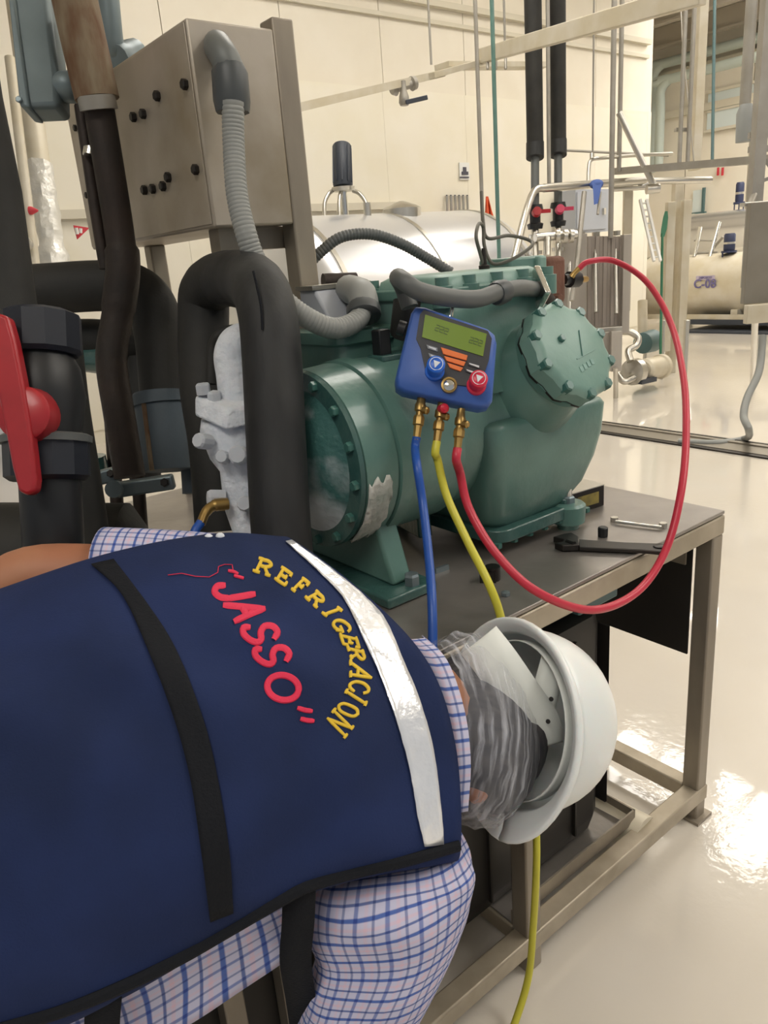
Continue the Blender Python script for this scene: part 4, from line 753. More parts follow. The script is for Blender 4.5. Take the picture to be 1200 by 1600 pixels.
MB().cyl(FP(330, 560, 1.36), FP(345, 535, 1.34), .04)
tag(MB().hose([FP(330, 600, 1.36), FP(332, 545, 1.36), FP(345, 522, 1.35), FP(375, 515, 1.36), FP(400, 525, 1.38)], .010, 10).build('foam_loop', 'black', None), 'black foam loop around the frosted pipe', 'insulation')
bh = thing('charging_hose_end', D(318, 820, 1.25), 'brass elbow of a blue hose screwed to the frosted valve', 'hose')
MB().hose([FP(356, 787, 1.24), FP(335, 790, 1.23), FP(322, 800, 1.22), FP(314, 818, 1.21)], [.010]*9+[.0085]*8+[.008]*8, 10).build('brass_elbow', 'brass', bh)
MB().lathe(FP(352, 788, 1.24), -R_, [(0, .011), (.018, .011)], 6).build('brass_nut', 'brass', bh)
MB().hose([FP(314, 816, 1.21), FP(303, 835, 1.2), FP(296, 880, 1.19), FP(300, 960, 1.2)], .0075, 10).build('rubber_hose', 'hblue', bh)
# rusty insulated pipe with dark lower pipe
rp_ = thing('rusty_pipe', D(200, 780, 1.5), 'rust stained vertical pipe with a dark lower run in front of the control box', 'pipe')
qq = D(104, -60, 1.35); MB().tube([Vector((qq.x, qq.y, 4.95)), qq, D(130, 60, 1.37), D(152, 155, 1.40)], .040, 20).build('rusty_jacket', 'rusty', rp_); MB().tube([D(150, 150, 1.39), D(155, 172, 1.40)], .034, 20).build('steel_collar', 'dulls', rp_)
MB().hose([D(154, 165, 1.41), D(170, 260, 1.43), D(186, 360, 1.46), D(192, 420, 1.47), D(184, 490, 1.48), D(174, 560, 1.48), D(185, 640, 1.48), D(203, 745, 1.48)], [.028]*20+[.033]*12+[.030]*25, 18).build('dark_pipe', 'rustdk', rp_)
MB().tube([D(126, 165, 1.44), D(150, 330, 1.46), D(165, 420, 1.48)], .012, 10).build('tracer_tube', 'rustdk', rp_); MB().lathe(D(141, 244, 1.43), D(143, 232, 1.43)-D(141, 244, 1.43), [(0, .014), (.014, .014)], 12).build('clip', 'chrome', rp_)
MB().bar(D(100, 20, 1.42), D(140, 200, 1.46), .035, .02, F_).build('backing_strip', 'post', rp_, smooth=False)
# cast conduit bodies
cbx = thing('conduit_fitting', D(62, 160, 1.45), 'blue grey cast conduit body left of the rusty pipe', 'conduit body')
MB().prism([D(16, -25, 1.40), D(72, -30, 1.42), D(90, 120, 1.42), D(92, 166, 1.42), D(40, 168, 1.40), D(34, 150, 1.40)], F_*.06).build('body', 'condb', cbx, bevel=.01, seg=3)
MB().prism([D(10, -25, 1.39), D(20, -25, 1.395), D(46, 168, 1.395), D(30, 165, 1.39)], F_*.062).build('lid', 'condb', cbx, bevel=.004)
MB().lathe(D(90, 136, 1.44), R_, [(0, .024), (.012, .028), (.03, .028), (.04, .02)], 14).build('hub', 'condb', cbx); bolt(cbx, D(30, 156, 1.388), -F_, .006, .004, 'galv')
cb2 = thing('conduit_elbow', D(200, 100, 1.7), 'blue grey conduit elbow entering the control box', 'conduit')
MB().tube([Vector((D(165, -60, 1.6).x, D(165, -60, 1.6).y, 4.95)), D(165, -60, 1.6)], .02, 14).build('conduit', 'condb', cb2); MB().hose([D(165, -60, 1.6), D(172, 20, 1.62), D(178, 70, 1.64), D(188, 88, 1.66)], .022, 16).build('elbow', 'condb', cb2); MB().lathe(D(182, 92, 1.64), (D(215, 82, 1.72)-D(182, 92, 1.64)), [(0, .028), (.02, .032), (.04, .026), (.06, .03), (.09, .03)], 14).build('hub', 'condb', cb2)
# horizontal foam pipes and elbow
fo = thing('foam_elbow_pipe', D(150, 560, 1.6), 'black foam covered pipe running right then bending down, behind the rusty pipe', 'pipe')
MB().hose([D(-80, 458, 1.6), D(50, 453, 1.6), D(150, 447, 1.6), D(205, 450, 1.6), D(237, 478, 1.6), D(250, 530, 1.6), D(258, 620, 1.6)], .052, 20).build('insulation', 'black', fo)
MB().tube([D(256, 615, 1.6), D(266, 735, 1.6)], [.063, .060], 20).build('wrapped_stub', 'tape', fo); MB().tube([D(255, 618, 1.6), D(257, 634, 1.6)], .068, 20).build('stub_band', 'tape', fo); MB().tube([D(225, 628, 1.545), D(238, 735, 1.545)], .006, 8).build('rust_seam', 'rusty', fo)
tag(MB().tube([D(310, 640, 1.65), D(318, 770, 1.65)], .045, 18).build('wrapped_pipe', 'tape', None), 'blue grey wrapped pipe just left of the frosted valve', 'pipe')
tag(MB().hose([D(60, 528, 1.7), D(120, 528, 1.7), D(165, 530, 1.7), D(230, 545, 1.75)], .042, 18).build('foam_pipe', 'black', None), 'lower black foam pipe behind the red handled valve', 'pipe')
tag(MB().hose([D(225, 560, 1.72), D(222, 640, 1.72), D(228, 760, 1.72)], .035, 16).build('foam_drop_pipe', 'black', None), 'black foam drop pipe beside the wrapped stub', 'pipe')
tag(MB().tube([D(40, 300, 1.05), D(14, 430, 1.05), D(18, 560, 1.05)], .04).v and MB().tube([Vector((D(-75, -60, 1.0).x, D(-75, -60, 1.0).y, 4.95)), D(-75, -60, 1.0), D(-40, 150, 1.05), D(-12, 300, 1.1), D(10, 490, 1.12)], [.036, .036, .036, .040, .044], 20).build('foam_riser', 'black', None), 'black foam covered riser at the left edge above the red valve', 'pipe')
# pipe clamps
for i, (u0, v0, u1, v1, d_) in enumerate(((186, 765, 272, 752, 1.40), (150, 748, 188, 738, 1.50))):
    t = thing('pipe_clamp', D((u0+u1)/2, v0+12, d_), ('galvanised clamp on the rusty pipe above the vest', 'smaller galvanised clamp left of the larger clamp')[i], 'clamp', 'pipe clamps')
    h = (v0-v1)*1.0; MB().bar(D(u0, v0, d_), D(u1, v1, d_), .028, .02, Z).build('strap', 'galv', t, bevel=.004); MB().lathe(D(u0, v0, d_+.01), -F_, [(0, .016), (.03, .016)], 14).build('eye', 'galv', t); bolt(t, D(u1-14, v1+2, d_-.012), -F_, .008, .008, 'tool')
for i, (a, b_) in enumerate((((172, 640), (186, 830)), ((130, 700), (148, 830)), ((215, 740), (222, 835)))):
    tag(MB().cyl(D(*a, 1.62), D(*b_, 1.62), .014, 12).build('support_rod', 'rustdk', None), ('dark rod beside the clamped rusty pipe', 'dark rod left of the smaller clamp', 'dark rod below the larger clamp')[i], 'rod', 'dark support rods')
tag(MB().hose([D(100, 540, 1.3), D(112, 640, 1.3), D(128, 740, 1.3), D(150, 880, 1.3)], .030, 16).build('black_gap_filler', 'black', None), 'added black pipe closing a bright gap right of the red handled valve', 'pipe')  # added pipe shape darkening the bright gap beside the valve
tag(MB().lathe(D(130, 560, 1.7), R_, [(0, .03), (.04, .035), (.05, .02)], 14).build('pipe_plug', 'green2', None), 'small dark green plug behind the black union nut', 'plug')
tag(MB().lathe(D(145, 728, 1.58), Z, [(-.02, .03), (.02, .03)], 12).build('green_flange', 'green2', None), 'small dark green flange left of the clamps', 'flange')
# red handled ball valve
rv = thing('red_handled_valve', D(60, 820, 1.05), 'black union ball valve with a red lever handle at the left edge', 'valve')
VX = (D(70, 760, 1.06)-D(60, 500, 1.06)).normalized()
MB().lathe(D(62, 495, 1.08), VX, [(-.006, .045), (0, .056), (.05, .056), (.056, .05)], 12).build('union_nut', 'navyblk', rv, angle=25)
MB().lathe(D(65, 555, 1.08), VX, [(0, .042), (.02, .052), (.06, .058), (.10, .052), (.115, .05)], 20).build('valve_body', 'blk', rv)
MB().lathe(D(72, 680, 1.08), VX, [(0, .058), (.003, .063), (.012, .062)], 24).build('collar', 'greydk', rv); MB().lathe(D(73, 690, 1.08), VX, [(0, .058), (.05, .058), (.056, .05)], 12).build('union_nut', 'navyblk', rv, angle=25)
MB().tube([D(78, 745, 1.08), D(86, 900, 1.08), Vector((D(86, 900, 1.08).x, D(86, 900, 1.08).y, 0))], .042, 20).build('lower_pipe', 'blk', rv)
hb = D(33, 645, 1.0); MB().lathe(hb+F_*.05, -F_, [(0, .032), (.02, .038), (.045, .036), (.05, .03)], 28).build('handle_hub', 'red', rv)
HD = lambda u, v: D(u, v, .995)
MB().prism([HD(-22, 500), HD(-10, 486), HD(12, 494), HD(22, 530), HD(34, 590), HD(46, 660), HD(56, 750), HD(54, 768), HD(42, 775), HD(28, 768), HD(18, 730), HD(5, 660), HD(-10, 590)], F_*.022).build('lever_handle', 'red', rv, bevel=.005, seg=3)
# made-up dark cylinder, added to block the bright background behind the worker
dv = thing('dark_filler_cylinder', D(150, 1100, 1.35), 'added black cylinder blocking the bright background low behind the worker', 'cylinder')
va, vb2 = D(-260, 868, 1.40), D(225, 868, 1.43); vx = (vb2-va).normalized(); vl = (vb2-va).length
MB().lathe(va, vx, [(0, .06), (.01, .1), (vl-.03, .1), (vl, .06)], 28).build('shell', 'black', dv)
for q in (.2, .85): MB().bar(va+vx*vl*q-Z*.08, Vector(((va+vx*vl*q).x, (va+vx*vl*q).y, 0)), .05, .05).build('leg', 'post', dv, smooth=False)
# ================================================================== WORKER
KS = .93
def P(u, v, d): return D(u, v, d*KS)
pe = thing('person', Vector((D(-255, 1080, .8*KS).x, D(-255, 1080, .8*KS).y, 0)), 'person bent far forward in a navy vest and plaid shirt with back to the viewer', 'person')
# vest surface: rows run from the far edge (t=0) to the near edge, columns from the shoulders (s=0) to the waist
CTL = [
 [(455, 862, 1.16), (340, 862, 1.13), (170, 905, 1.08), (-90, 985, 1.0), (-330, 1040, .93)],
 [(452, 840, 1.08), (338, 836, 1.04), (163, 868, .985), (-90, 950, .92), (-330, 1000, .85)],
 [(566, 924, 1.0), (420, 945, .925), (225, 985, .86), (-70, 1060, .80), (-330, 1080, .75)],
 [(667, 1032, .955), (500, 1085, .865), (262, 1140, .795), (-60, 1210, .745), (-330, 1230, .69)],
 [(712, 1165, .925), (515, 1235, .83), (265, 1335, .765), (-70, 1420, .715), (-335, 1430, .665)],
 [(720, 1328, .905), (480, 1385, .835), (190, 1546, .775), (-110, 1660, .725), (-340, 1650, .68)],
 [(700, 1345, .97), (470, 1400, .90), (180, 1560, .83), (-110, 1680, .78), (-340, 1670, .74)]]
C3 = [[P(*q) for q in row] for row in CTL]
NS, NT = 14, 12
tmp = [cr(row, NS) for row in C3]
VG = [list(r) for r in zip(*[cr([tmp[j][i] for j in range(len(tmp))], NT) for i in range(len(tmp[0]))])]
nr, nc = len(VG), len(VG[0])
def wrinkle(i, j, p):
    a = .004*sin(j*.55+i*.18+1.3*sin(i*.21))*min(1, i/10)+.003*sin(i*.5-j*.16)*(.3+.7*(i/nr)**2)+.006*abs(sin(i*.16+j*.21+1.6*sin(j*.09)))*max(0, i/nr-.25)+.003*sin(i*.35-j*.5)*max(0, i/nr-.5)
    return p+(O-p).normalized()*a
VG = [[wrinkle(i, j, p) for j, p in enumerate(r)] for i, r in enumerate(VG)]
vest = MB().grid(VG).build('vest', 'navy', pe, solid=.0035, angle=180)
vest['label'] = 'navy work vest with silver tape and lettering'
vs = [p for r in VG for p in r]; vf = [(i*nc+j, i*nc+j+1, (i+1)*nc+j+1, (i+1)*nc+j) for i in range(nr-1) for j in range(nc-1)]
BV = BVHTree.FromPolygons(vs, vf)
def onvest(u, v, off=.001):
    d = ray(u, v).normalized(); h = BV.ray_cast(O, d)
    for q in range(40):
        if h[0] is not None: break
        u, v = u+(400-u)*.012, v+(1110-v)*.012; h = BV.ray_cast(O, ray(u, v).normalized())
    n = h[1]
    if n.dot(d) > 0: n = -n
    return h[0]+n*off, n
def ribbon(path, w, nsub=6, th=.0022, base=.0006):          # an embroidered stroke laid on the cloth
    Q = cr(path, nsub) if len(path) > 2 else [Vector(path[0]).lerp(Vector(path[1]), k/nsub) for k in range(nsub+1)]
    Q = [Vector((q[0], q[1], 0)) for q in Q]; rows = []
    t0 = (Q[1]-Q[0]).normalized(); t1 = (Q[-1]-Q[-2]).normalized(); Q[0] = Q[0]-t0*w*.25; Q[-1] = Q[-1]+t1*w*.25
    for i, q in enumerate(Q):
        t = (Q[min(i+1, len(Q)-1)]-Q[max(i-1, 0)]).normalized(); n = Vector((-t.y, t.x, 0)); sq = .75 if i in (0, len(Q)-1) else 1
        row = []
        for k, h in ((-.5, base), (-.36, th*.85), (0, th), (.36, th*.85), (.5, base)):
            x = q+n*k*w*sq; row.append(onvest(x.x, x.y, h)[0])
        rows.append(row)
    return rows
def zp(x, y): return Vector((300+x/3.75, 820+y/3.75, 0))
def letter(strokes, w, mt, z=True, sub=5):
    b = MB()
    for s_ in strokes:
        b.grid(ribbon([zp(*p) if z else Vector((p[0], p[1], 0)) for p in s_], w, sub))
    return b.build('letter', mt, vest)
RW = 10.6
letter([[(215, 272), (245, 278), (268, 290)]], 4.5, 'redthr'); letter([[(250, 302), (275, 308), (300, 315)]], 4.5, 'redthr')
letter([[(362, 408), (290, 421), (215, 433)], [(215, 433), (165, 425), (133, 396), (148, 362), (186, 357)]], RW, 'redthr')
letter([[(190, 473), (300, 482), (418, 494)], [(418, 494), (335, 527), (252, 566)], [(292, 484), (310, 512), (322, 530)]], RW, 'redthr')
S1 = [(482, 668), (500, 630), (472, 596), (425, 596), (402, 632), (405, 672), (382, 690), (340, 676), (302, 640), (303, 604), (332, 602)]
letter([S1], RW, 'redthr', sub=3); letter([[(x+70+(y-640)*.04, y+128) for x, y in S1]], RW, 'redthr', sub=3)
letter([[(533+92*cos(a)*.98-18*sin(a), 955+70*sin(a)+22*cos(a)) for a in [2*pi*k/16 for k in range(17)]]], RW, 'redthr', sub=3)
letter([[(622, 1075), (660, 1086), (698, 1092)]], 8, 'redthr'); letter([[(640, 1138), (672, 1146), (708, 1150)]], 8, 'redthr')
# arched yellow lettering: unit strokes with slab serifs, x along the word, y up
GL = {
 'R': [[(.12, 0), (.12, 1)], [(.12, .96), (.55, .98), (.82, .76), (.55, .52), (.12, .5)], [(.5, .5), (.72, .2), (.9, .03)], [(-.05, 0), (.32, 0)], [(-.05, 1), (.2, 1)], [(.75, 0), (1.02, 0)]],
 'E': [[(.15, 0), (.15, 1)], [(0, 1), (.85, 1)], [(.85, 1), (.85, .78)], [(.15, .5), (.6, .5)], [(.6, .62), (.6, .38)], [(0, 0), (.85, 0)], [(.85, 0), (.85, .24)]],
 'F': [[(.15, 0), (.15, 1)], [(0, 1), (.85, 1)], [(.85, 1), (.85, .76)], [(.15, .5), (.6, .5)], [(.6, .62), (.6, .38)], [(0, 0), (.4, 0)]],
 'I': [[(.5, 0), (.5, 1)], [(.25, 1), (.75, 1)], [(.25, 0), (.75, 0)]],
 'G': [[(.88, .78), (.7, .97), (.4, .98), (.12, .7), (.12, .3), (.4, .02), (.7, .05), (.86, .25)], [(.86, .05), (.86, .42)], [(.55, .42), (.98, .42)]],
 'A': [[(.1, 0), (.5, 1)], [(.5, 1), (.9, 0)], [(.26, .36), (.74, .36)], [(-.05, 0), (.28, 0)], [(.72, 0), (1.05, 0)]],
 'C': [[(.88, .76), (.7, .97), (.4, .98), (.12, .7), (.12, .3), (.4, .02), (.7, .04), (.9, .24)]],
 'O': [[(.5, 1), (.18, .85), (.1, .5), (.18, .15), (.5, 0), (.82, .15), (.9, .5), (.82, .85), (.5, 1)]],
 'N': [[(.12, 0), (.12, 1)], [(.12, 1), (.86, 0)], [(.86, 0), (.86, 1)], [(-.05, 0), (.3, 0)], [(-.05, 1), (.2, 1)], [(.7, 1), (1.02, 1)]]}
# each letter: lower-left corner, along vector, up vector in the zoomed frame
ARC = [('R', (366, 272), (88, 28), (34, -72)), ('E', (488, 318), (66, 46), (38, -66)), ('F', (585, 378), (44, 34), (62, -62)), ('R', (668, 428), (62, 58), (62, -34)), ('I', (752, 508), (48, 38), (88, -30)),
 ('G', (812, 552), (34, 78), (92, 8)), ('E', (868, 640), (22, 70), (92, 22)), ('R', (912, 718), (22, 68), (86, 22)), ('A', (928, 800), (0, 88), (118, 54)), ('C', (928, 905), (-10, 72), (110, 26)), ('I', (912, 958), (-18, 40), (112, 72)), ('O', (876, 1030), (-32, 62), (110, 50)), ('N', (836, 1082), (-48, 62), (104, 104))]
for ch, o_, ax, ay in ARC:
    letter([[(o_[0]+x*ax[0]+y*ay[0], o_[1]+x*ax[1]+y*ay[1]) for x, y in st] for st in GL[ch]], 5.4, 'yelthr', sub=4)
# loose red thread
MB().tube([onvest(*(zp(x, y).xy), off=.0015)[0] for x, y in ((-140, 300), (-60, 290), (20, 308), (100, 312), (150, 285), (155, 250), (190, 238), (235, 240), (240, 270))], .0006, 5).build('loose_thread', 'redthr', vest)
def band(A, B, name, mt, off, n=40, k=6, th=0):
    a, b = cr([Vector((x, y, 0)) for x, y in A], 12), cr([Vector((x, y, 0)) for x, y in B], 12)
    pick = lambda Q, t: Q[min(len(Q)-1, int(t*(len(Q)-1)))].lerp(Q[min(len(Q)-1, int(t*(len(Q)-1))+1)], (t*(len(Q)-1)) % 1)
    rows = []
    for i in range(n+1):
        p, q = pick(a, i/n), pick(b, i/n); row = []
        for j in range(k+1):
            x = p.lerp(q, j/k); row.append(onvest(x.x, x.y, off+(th*sin(i*1.9+j*1.1)*sin(i*.7) if th else 0))[0])
        rows.append(row)
    return MB().grid(rows).build(name, mt, vest, solid=.001, angle=180)
band([(143, 884), (190, 930), (228, 1010), (268, 1110), (296, 1210), (312, 1310), (328, 1438)], [(178, 876), (234, 950), (276, 1020), (320, 1130), (345, 1240), (358, 1330), (364, 1424)], 'black_band', 'trim', .0018)
band([(446, 848), (490, 888), (534, 934), (562, 988), (594, 1060), (622, 1140), (640, 1210), (650, 1270), (662, 1322)], [(456, 846), (512, 886), (564, 928), (600, 968), (626, 1025), (654, 1092), (676, 1170), (687, 1250), (692, 1318)], 'reflective_tape', 'refl', .0018, 44, 6, .0007)['label'] = 'silver reflective tape'
def edge(pts, r, name='edge_trim'):
    Q = cr([Vector((x, y, 0)) for x, y in pts], 8); MB().tube([onvest(q.x, q.y, .001)[0] for q in Q], r, 8).build(name, 'trim', vest)
edge([(716, 1320), (640, 1342), (560, 1360), (484, 1382), (440, 1404), (360, 1450), (280, 1496), (195, 1538), (100, 1576), (0, 1606)], .0065)
# side straps of the vest, running under the chest
for A in (((468, 1385, .835), (466, 1440, .845), (462, 1500, .87), (470, 1560, .92), (480, 1640, 1.0)), ((163, 1555, .775), (160, 1610, .79), (165, 1680, .83), (190, 1760, .9))):
    c_ = cr([P(*a) for a in A], 6); MB().grid([[p-R_*.017, p, p+R_*.017] for p in c_]).build('side_strap', 'trim', vest, solid=.002, angle=180)
# ---- body: one continuous skinned figure
def skin(verts, edges, radii, root, name, mt, sub=2):
    me = bpy.data.meshes.new(name); org = Vector(pe['_org']); me.from_pydata([v-org for v in verts], edges, []); o = bpy.data.objects.new(name, me); COL.objects.link(o)
    md = o.modifiers.new('skin', 'SKIN'); md.use_smooth_shade = True; me.skin_vertices[0].data
    for i, r in enumerate(radii):
        r = r if isinstance(r, tuple) else (r, r); me.skin_vertices[0].data[i].radius = r; me.skin_vertices[0].data[i].use_root = (i == root)
    sm = o.modifiers.new('sub', 'SUBSURF'); sm.levels = sub; sm.render_levels = sub
    dg = bpy.context.evaluated_depsgraph_get(); m2 = bpy.data.meshes.new_from_object(o.evaluated_get(dg)); bpy.data.objects.remove(o)
    m2.materials.clear(); m2.materials.append(M[mt]); o = bpy.data.objects.new(name, m2); COL.objects.link(o); o.parent = pe; o['_org'] = list(org); return o
pel = P(-300, 1120, .88); wai = P(0, 1150, .92); che = P(380, 1130, 1.0); nec = P(660, 1085, 1.05); hea = P(770, 1140, 1.11); hd2 = P(840, 1150, 1.15)
shl = P(420, 920, 1.13); shr = P(620, 1320, 1.0)
ell = P(25, 893, 1.11); wrl = P(-190, 1120, 1.06); elr = P(570, 1650, 1.0); wrr = P(720, 1860, 1.14)
hipl, hipr = pel+Vector((-.05, .09, -.04)), pel+Vector((.03, -.09, -.05))
knl, knr = Vector((hipl.x+.06, hipl.y+.06, .50)), Vector((hipr.x+.04, hipr.y-.02, .49))
anl, anr = Vector((hipl.x-.02, hipl.y+.05, .10)), Vector((hipr.x-.03, hipr.y-.03, .10))
tol, tor = anl+Vector((.17, .05, -.06)), anr+Vector((.17, .0, -.06))
V_ = [pel, wai, che, nec, hea, hd2, shl, ell, wrl, shr, elr, wrr, hipl, knl, anl, tol, hipr, knr, anr, tor]
E_ = [(0, 1), (1, 2), (2, 3), (3, 4), (4, 5), (2, 6), (6, 7), (7, 8), (2, 9), (9, 10), (10, 11), (0, 12), (12, 13), (13, 14), (14, 15), (0, 16), (16, 17), (17, 18), (18, 19)]
RD = [.11, .105, .09, .052, .062, .05, .055, .046, .028, .055, .042, .028, .085, .058, .040, .036, .085, .058, .040, .036]
# hands: palm and five fingers each, rooted in the palm
def hand(w, dirv, side, pal):
    base = len(V_); wi = V_.index(w); dirv = dirv.normalized(); side = side.normalized(); pal = pal.normalized()
    V_.append(w+dirv*.06); RD.append((.030, .018)); E_.append((wi, base))
    for k, ln in ((-1.5, .060), (-.5, .078), (.5, .082), (1.5, .074)):
        p = V_[base]+side*k*.019+dirv*.025; i = len(V_)
        V_.extend([p, p+dirv*ln*.5+pal*.012, p+dirv*ln*.8+pal*.035]); RD.extend([.0095, .0085, .0075]); E_.extend([(base, i), (i, i+1), (i+1, i+2)])
    i = len(V_); t = w+dirv*.03+side*.03
    V_.extend([t+side*.02+dirv*.015, t+side*.035+dirv*.045+pal*.015]); RD.extend([.011, .009]); E_.extend([(base, i), (i, i+1)])
hand(wrl, (wrl-ell), Vector((.3, .6, .2)), Vector((.5, .2, -.6))); hand(wrr, (wrr-elr), Vector((.5, -.7, 0)), Vector((-.3, .2, -.8)))
skin(V_, E_, RD, 0, 'body', 'skin')
# face features under the tilted head
ha = (hd2-nec).normalized(); fdn = (F_*.45+D_*.9); fdn = (fdn-fdn.dot(ha)*ha).normalized(); sd = ha.cross(fdn)
hf = hea+ha*.03
MB().rings([[hf+fdn*.058+ha*(.0+q*.03)+sd*(.004+.010*(1-q))*cos(a)+fdn*(.012+.016*(1-q))*sin(a) for a in [2*pi*k/10 for k in range(10)]] for q in (0, .3, .7, 1.2)]).build('nose', 'skin', pe)
for s_ in (-1, 1):
    MB().ell(hf+fdn*.058+sd*s_*.03+ha*.028, sd*.012, ha*.006, fdn*.008, 10, 6).build('eye', 'white', pe)
MB().ell(hf+fdn*.060-ha*.028, sd*.024, ha*.006, fdn*.005, 12, 6).build('mouth', 'redthr', pe)
# hair on the back of the head
hc = P(742, 1140, 1.085)
hx = (P(775, 1000, 1.12)-P(775, 1295, 1.07))*.5; hy = ha; hz = hx.cross(hy).normalized()
MB().ell(P(786, 1135, 1.125), hx*.70, hz*.07, ha*.055, 24, 14).build('hair', 'hair', pe)
MB().ell(P(746, 1224, 1.035), hx.normalized()*.026, F_*.008, R_*.017, 12, 8).build('ear', 'skin', pe)
MB().ell(hc+ha*.012, hx*.84, hz*.068, ha*.088, 28, 16).build('hair', 'hair', pe)
# thin transparent hair cover with creases
rows = []
for i in range(15):
    q = i/14; row = []
    for j in range(37):
        a = 2*pi*j/36; rr = (1.0+.12*sin(pi*q))*(1+.02*sin(j*3.1+i)+.015*sin(j*5.3-i*2))
        row.append(hc+ha*(-.070+.135*q)+(hx*.84*cos(a)+hz*.074*sin(a))*rr*(.78+.3*sin(pi*min(1, q*.9+.1))))
    rows.append(row)
MB().grid(rows, lambda i, j: (j/36*3, i/14)).build('hair_cover', 'film', pe, angle=180)
# ---- shirt: torso shell, sleeves and collar with plaid
SU = 40.0
def loftuv(secs, mt, name, par, su=SU, closed=True, wr=.003):
    rows = []; n = 30
    for i, (c, a, b) in enumerate(secs):
        rows.append([c+a*cos(2*pi*j/n)*(1+wr*8*sin(i*.5+j*.35))+b*sin(2*pi*j/n)*(1+wr*30*sin(j*.8-i*.33+sin(i*.4))) for j in range(n)])
    acc = [0]
    for i in range(1, len(rows)): acc.append(acc[-1]+(secs[i][0]-secs[i-1][0]).length)
    per = sum((rows[0][j]-rows[0][(j+1) % n]).length for j in range(n))
    return MB().rings(rows, True, False, lambda i, j: (acc[min(i, len(acc)-1)]*su, j/n*per*su)).build(name, mt, par, solid=.002, angle=180)
def smooth_secs(keys, k=6):
    c, a, b = [cr([q[i] for q in keys], k) for i in range(3)]; return list(zip(c, a, b))
def tsec(s, dn_=0):   # torso section below the vest, at column s of the vest grid
    j = min(nc-1, int(s*(nc-1))); col = [VG[i][j] for i in range(NT, nr-NT)]; far, near, mid = col[0], col[-1], col[len(col)//2]
    c = (far+near)/2; a = (near-far)/2; n = (mid-c); depth = n.length; n.normalize()
    return far, near, mid, c, a, n, depth
keys = []
for s in (.10, .25, .4, .55, .7, .85, 1.0):
    far, near, mid, c, a, n, dp = tsec(s); th = .085
    keys.append((c-n*.02+a*.06, a*.80, n*.07) if 0 else (mid-n*(th+.035)+a*.08, a*.74, n*th))
sh = loftuv(smooth_secs(keys), 'plaid', 'shirt', pe); sh['label'] = 'blue and white plaid short sleeved shirt'
# side of the shirt that hangs below the near edge of the vest
def sheet(A, B, name, n=26, k=8, sag=.012, back=.05):
    a, b = cr([P(*q) for q in A], 8), cr([P(*q) for q in B], 8); rows = []; m_ = min(len(a), len(b))
    for i in range(m_):
        rows.append([a[i].lerp(b[i], q/k)-F_*(-sag)*sin(pi*q/k)+(O-a[i]).normalized()*(.004*sin(i*.9+q*.8)) for q in range(k+1)])
    return MB().grid(rows, lambda i, j: (i*.27+j*.06, j*.45)).build(name, 'plaid', sh, solid=.002, angle=180)
sheet([(470, 1375, .86), (440, 1398, .85), (330, 1450, .82), (190, 1530, .80), (40, 1590, .77), (-120, 1650, .75)], [(470, 1480, .89), (445, 1500, .90), (310, 1590, .87), (190, 1660, .85), (40, 1720, .82), (-120, 1780, .80)], 'shirt_side')
# near (right) sleeve, hanging down
def sec_px(ul, vl, ur, vr, d, th=.06): l_, r_ = P(ul, vl, d), P(ur, vr, d); return ((l_+r_)/2, (r_-l_)/2, ((l_-r_).cross(F_).cross(l_-r_)).normalized()*th)
sl = loftuv(smooth_secs([sec_px(500, 1345, 718, 1300, .99, .05), sec_px(478, 1378, 732, 1338, .95, .065), sec_px(470, 1440, 738, 1372, .94, .07), sec_px(496, 1490, 724, 1440, .95, .068), sec_px(482, 1545, 692, 1510, .95, .066), sec_px(462, 1610, 648, 1596, .96, .062), sec_px(440, 1700, 610, 1690, .97, .06)], 5), 'plaid', 'sleeve', sh, wr=.0026)
# far (left) sleeve
s0 = [(P(430, 905, 1.13), P(430, 845, 1.13)-P(430, 905, 1.13), F_*.06), (P(330, 895, 1.12), P(330, 833, 1.12)-P(330, 895, 1.12), F_*.06), (P(240, 888, 1.12), P(240, 826, 1.12)-P(240, 888, 1.12), F_*.06), (P(165, 885, 1.115), P(163, 823, 1.115)-P(165, 885, 1.115), F_*.06)]
loftuv(smooth_secs(s0, 4), 'plaid', 'sleeve', sh, wr=.001)
for u, v in ((326, 840), (344, 838)): MB().ell(P(u, v, 1.04), R_*.006, D_*.005, F_*.005, 10, 6).build('button', 'white', sh)
# collar between vest and hat
ck = []
for j in range(25):
    q = j/24; p = cr([P(655, 1000, 1.02), P(690, 1035, .985), P(716, 1110, .955), P(726, 1190, .94), P(722, 1270, .945)], 6)[j]; ck.append([p-R_*.03+F_*.02, p-R_*.008, p+R_*.006+F_*.006, p+R_*.004+F_*.03])
MB().grid(ck, lambda i, j: (i*.33, j*.5)).build('collar', 'plaid', sh, solid=.002, angle=180)
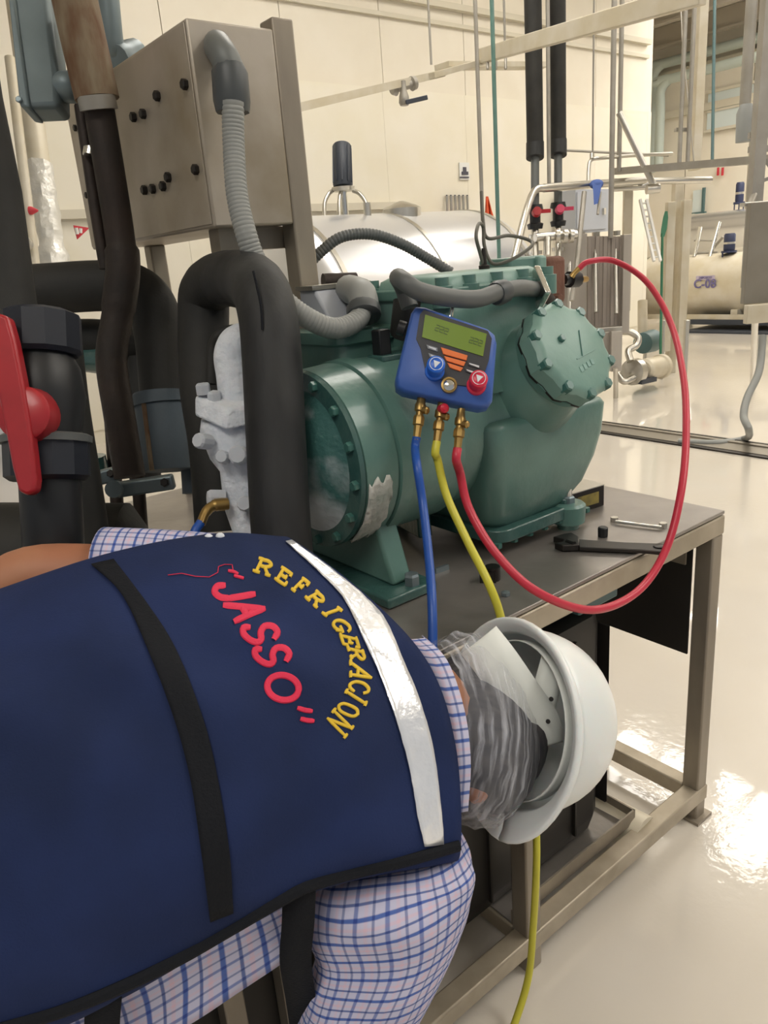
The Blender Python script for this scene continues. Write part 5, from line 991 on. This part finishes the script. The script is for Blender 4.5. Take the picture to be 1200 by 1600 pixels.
# trousers and boots
def limb(a, b, c, ra, rb, rc): return [(a, ra), (a.lerp(b, .5), (ra+rb)/2*.98), (b, rb), (b.lerp(c, .5), (rb+rc)/2), (c, rc)]
tr_ = MB()
for h, kn, an_ in ((hipl, knl, anl), (hipr, knr, anr)):
    q = limb(h, kn, an_, .115, .085, .075); tr_.tube(cr([p for p, r in q], 4), [x for k in range(4) for x in [q[k][1]+(q[k+1][1]-q[k][1])*t/4 for t in range(4)]]+[q[-1][1]], 20)
tr_.ell(pel, Vector((.16, 0, 0)), Vector((0, .19, 0)), Vector((0, 0, .14)), 24, 14)
tr_.build('trousers', 'trous', pe)
for an_, to in ((anl, tol), (anr, tor)):
    dv_ = Vector((to.x-an_.x, to.y-an_.y, 0)); MB().rings([[Vector((an_.x, an_.y, 0))+dv_*x+Vector((-dv_.y, dv_.x, 0)).normalized()*w*cos(a)+Z*(h*.5*(1+sin(a))) for a in [2*pi*k/14 for k in range(14)]] for x, w, h in ((-.45, .03, .08), (-.3, .042, .13), (0, .046, .15), (.4, .045, .11), (.9, .05, .08), (1.2, .045, .06), (1.4, .02, .04))]).build('boot', 'boot', pe)
# ================================================================== HARD HAT
rc_ = P(800, 1124, 1.12); ca = (R_*.854+D_*.10+F_*.50).normalized()            # crown axis
fd = (P(762, 1290, 1.09)-P(825, 968, 1.14)); fd = (fd-fd.dot(ca)*ca).normalized(); sd_ = ca.cross(fd)
hat = thing('hard_hat', rc_-Z*.16, 'white translucent hard hat on the head of the bent worker', 'hard hat')
hl = .141
def hp_(t, a, g=0):
    ct, st = max(0, cos(t))**.62, sin(t)**.9 if t > 0 else 0
    return rc_+ca*(hl*.93*st+.0)+(fd*(hl-.014+g)*cos(a)+sd_*(.124+g)*sin(a))*ct
rows = [[hp_(pi/2*i/14, 2*pi*j/48) for j in range(48)] for i in range(15)]
MB().rings(rows, True, False).build('shell', 'helmet', hat, solid=.003, angle=70)
rim = []
for j in range(49):
    a = 2*pi*j/48; vis = max(0, cos(a))**3*.022; rim.append([rc_+ca*h+(fd*(hl-.014+g+vis*k_)*cos(a)+sd_*(.124+g)*sin(a)) for g, h, k_ in ((-.002, .006, 0), (.010, .0, .9), (.013, -.004, 1), (.013, -.010, 1), (.009, -.012, 1), (.002, -.006, .8), (-.006, -.002, 0), (-.010, .006, 0))])
MB().grid([list(r) for r in rim]).build('brim', 'helmet', hat, solid=.003, angle=70)
hbnd = []
for j in range(49):
    a = 2*pi*j/48; hbnd.append([rc_+ca*h+(fd*(hl-.034)*cos(a)+sd_*(.098)*sin(a)) for h in (.004, .010, .018, .026)])
MB().grid(hbnd).build('headband', 'strap', hat, solid=.0015, angle=70)
def strapx(A, wv, name='nape_strap'):
    c_ = cr([P(*a) for a in A], 8); rows = []
    for i, p in enumerate(c_):
        t = (c_[min(i+1, len(c_)-1)]-c_[max(i-1, 0)]).normalized(); s_ = t.cross(F_).normalized()*wv/2; rows.append([p-s_, p-s_*.3-F_*.003, p+s_*.3-F_*.003, p+s_])
    MB().grid(rows).build(name, 'strap', hat, solid=.002, angle=70)
strapx([(748, 1000, 1.06), (775, 1035, 1.045), (806, 1080, 1.05), (840, 1130, 1.07), (846, 1165, 1.09)], .058)
strapx([(838, 1135, 1.075), (850, 1090, 1.085), (866, 1030, 1.105)], .036)
for u, v in ((861, 1092), (856, 1127)): MB().lathe(P(u, v, 1.056), -F_, [(0, .003), (.002, .003)], 10).build('rivet', 'tool', hat)
MB().lathe(P(808, 1078, 1.04), -F_, [(0, .0), (.0, .0)], 6)
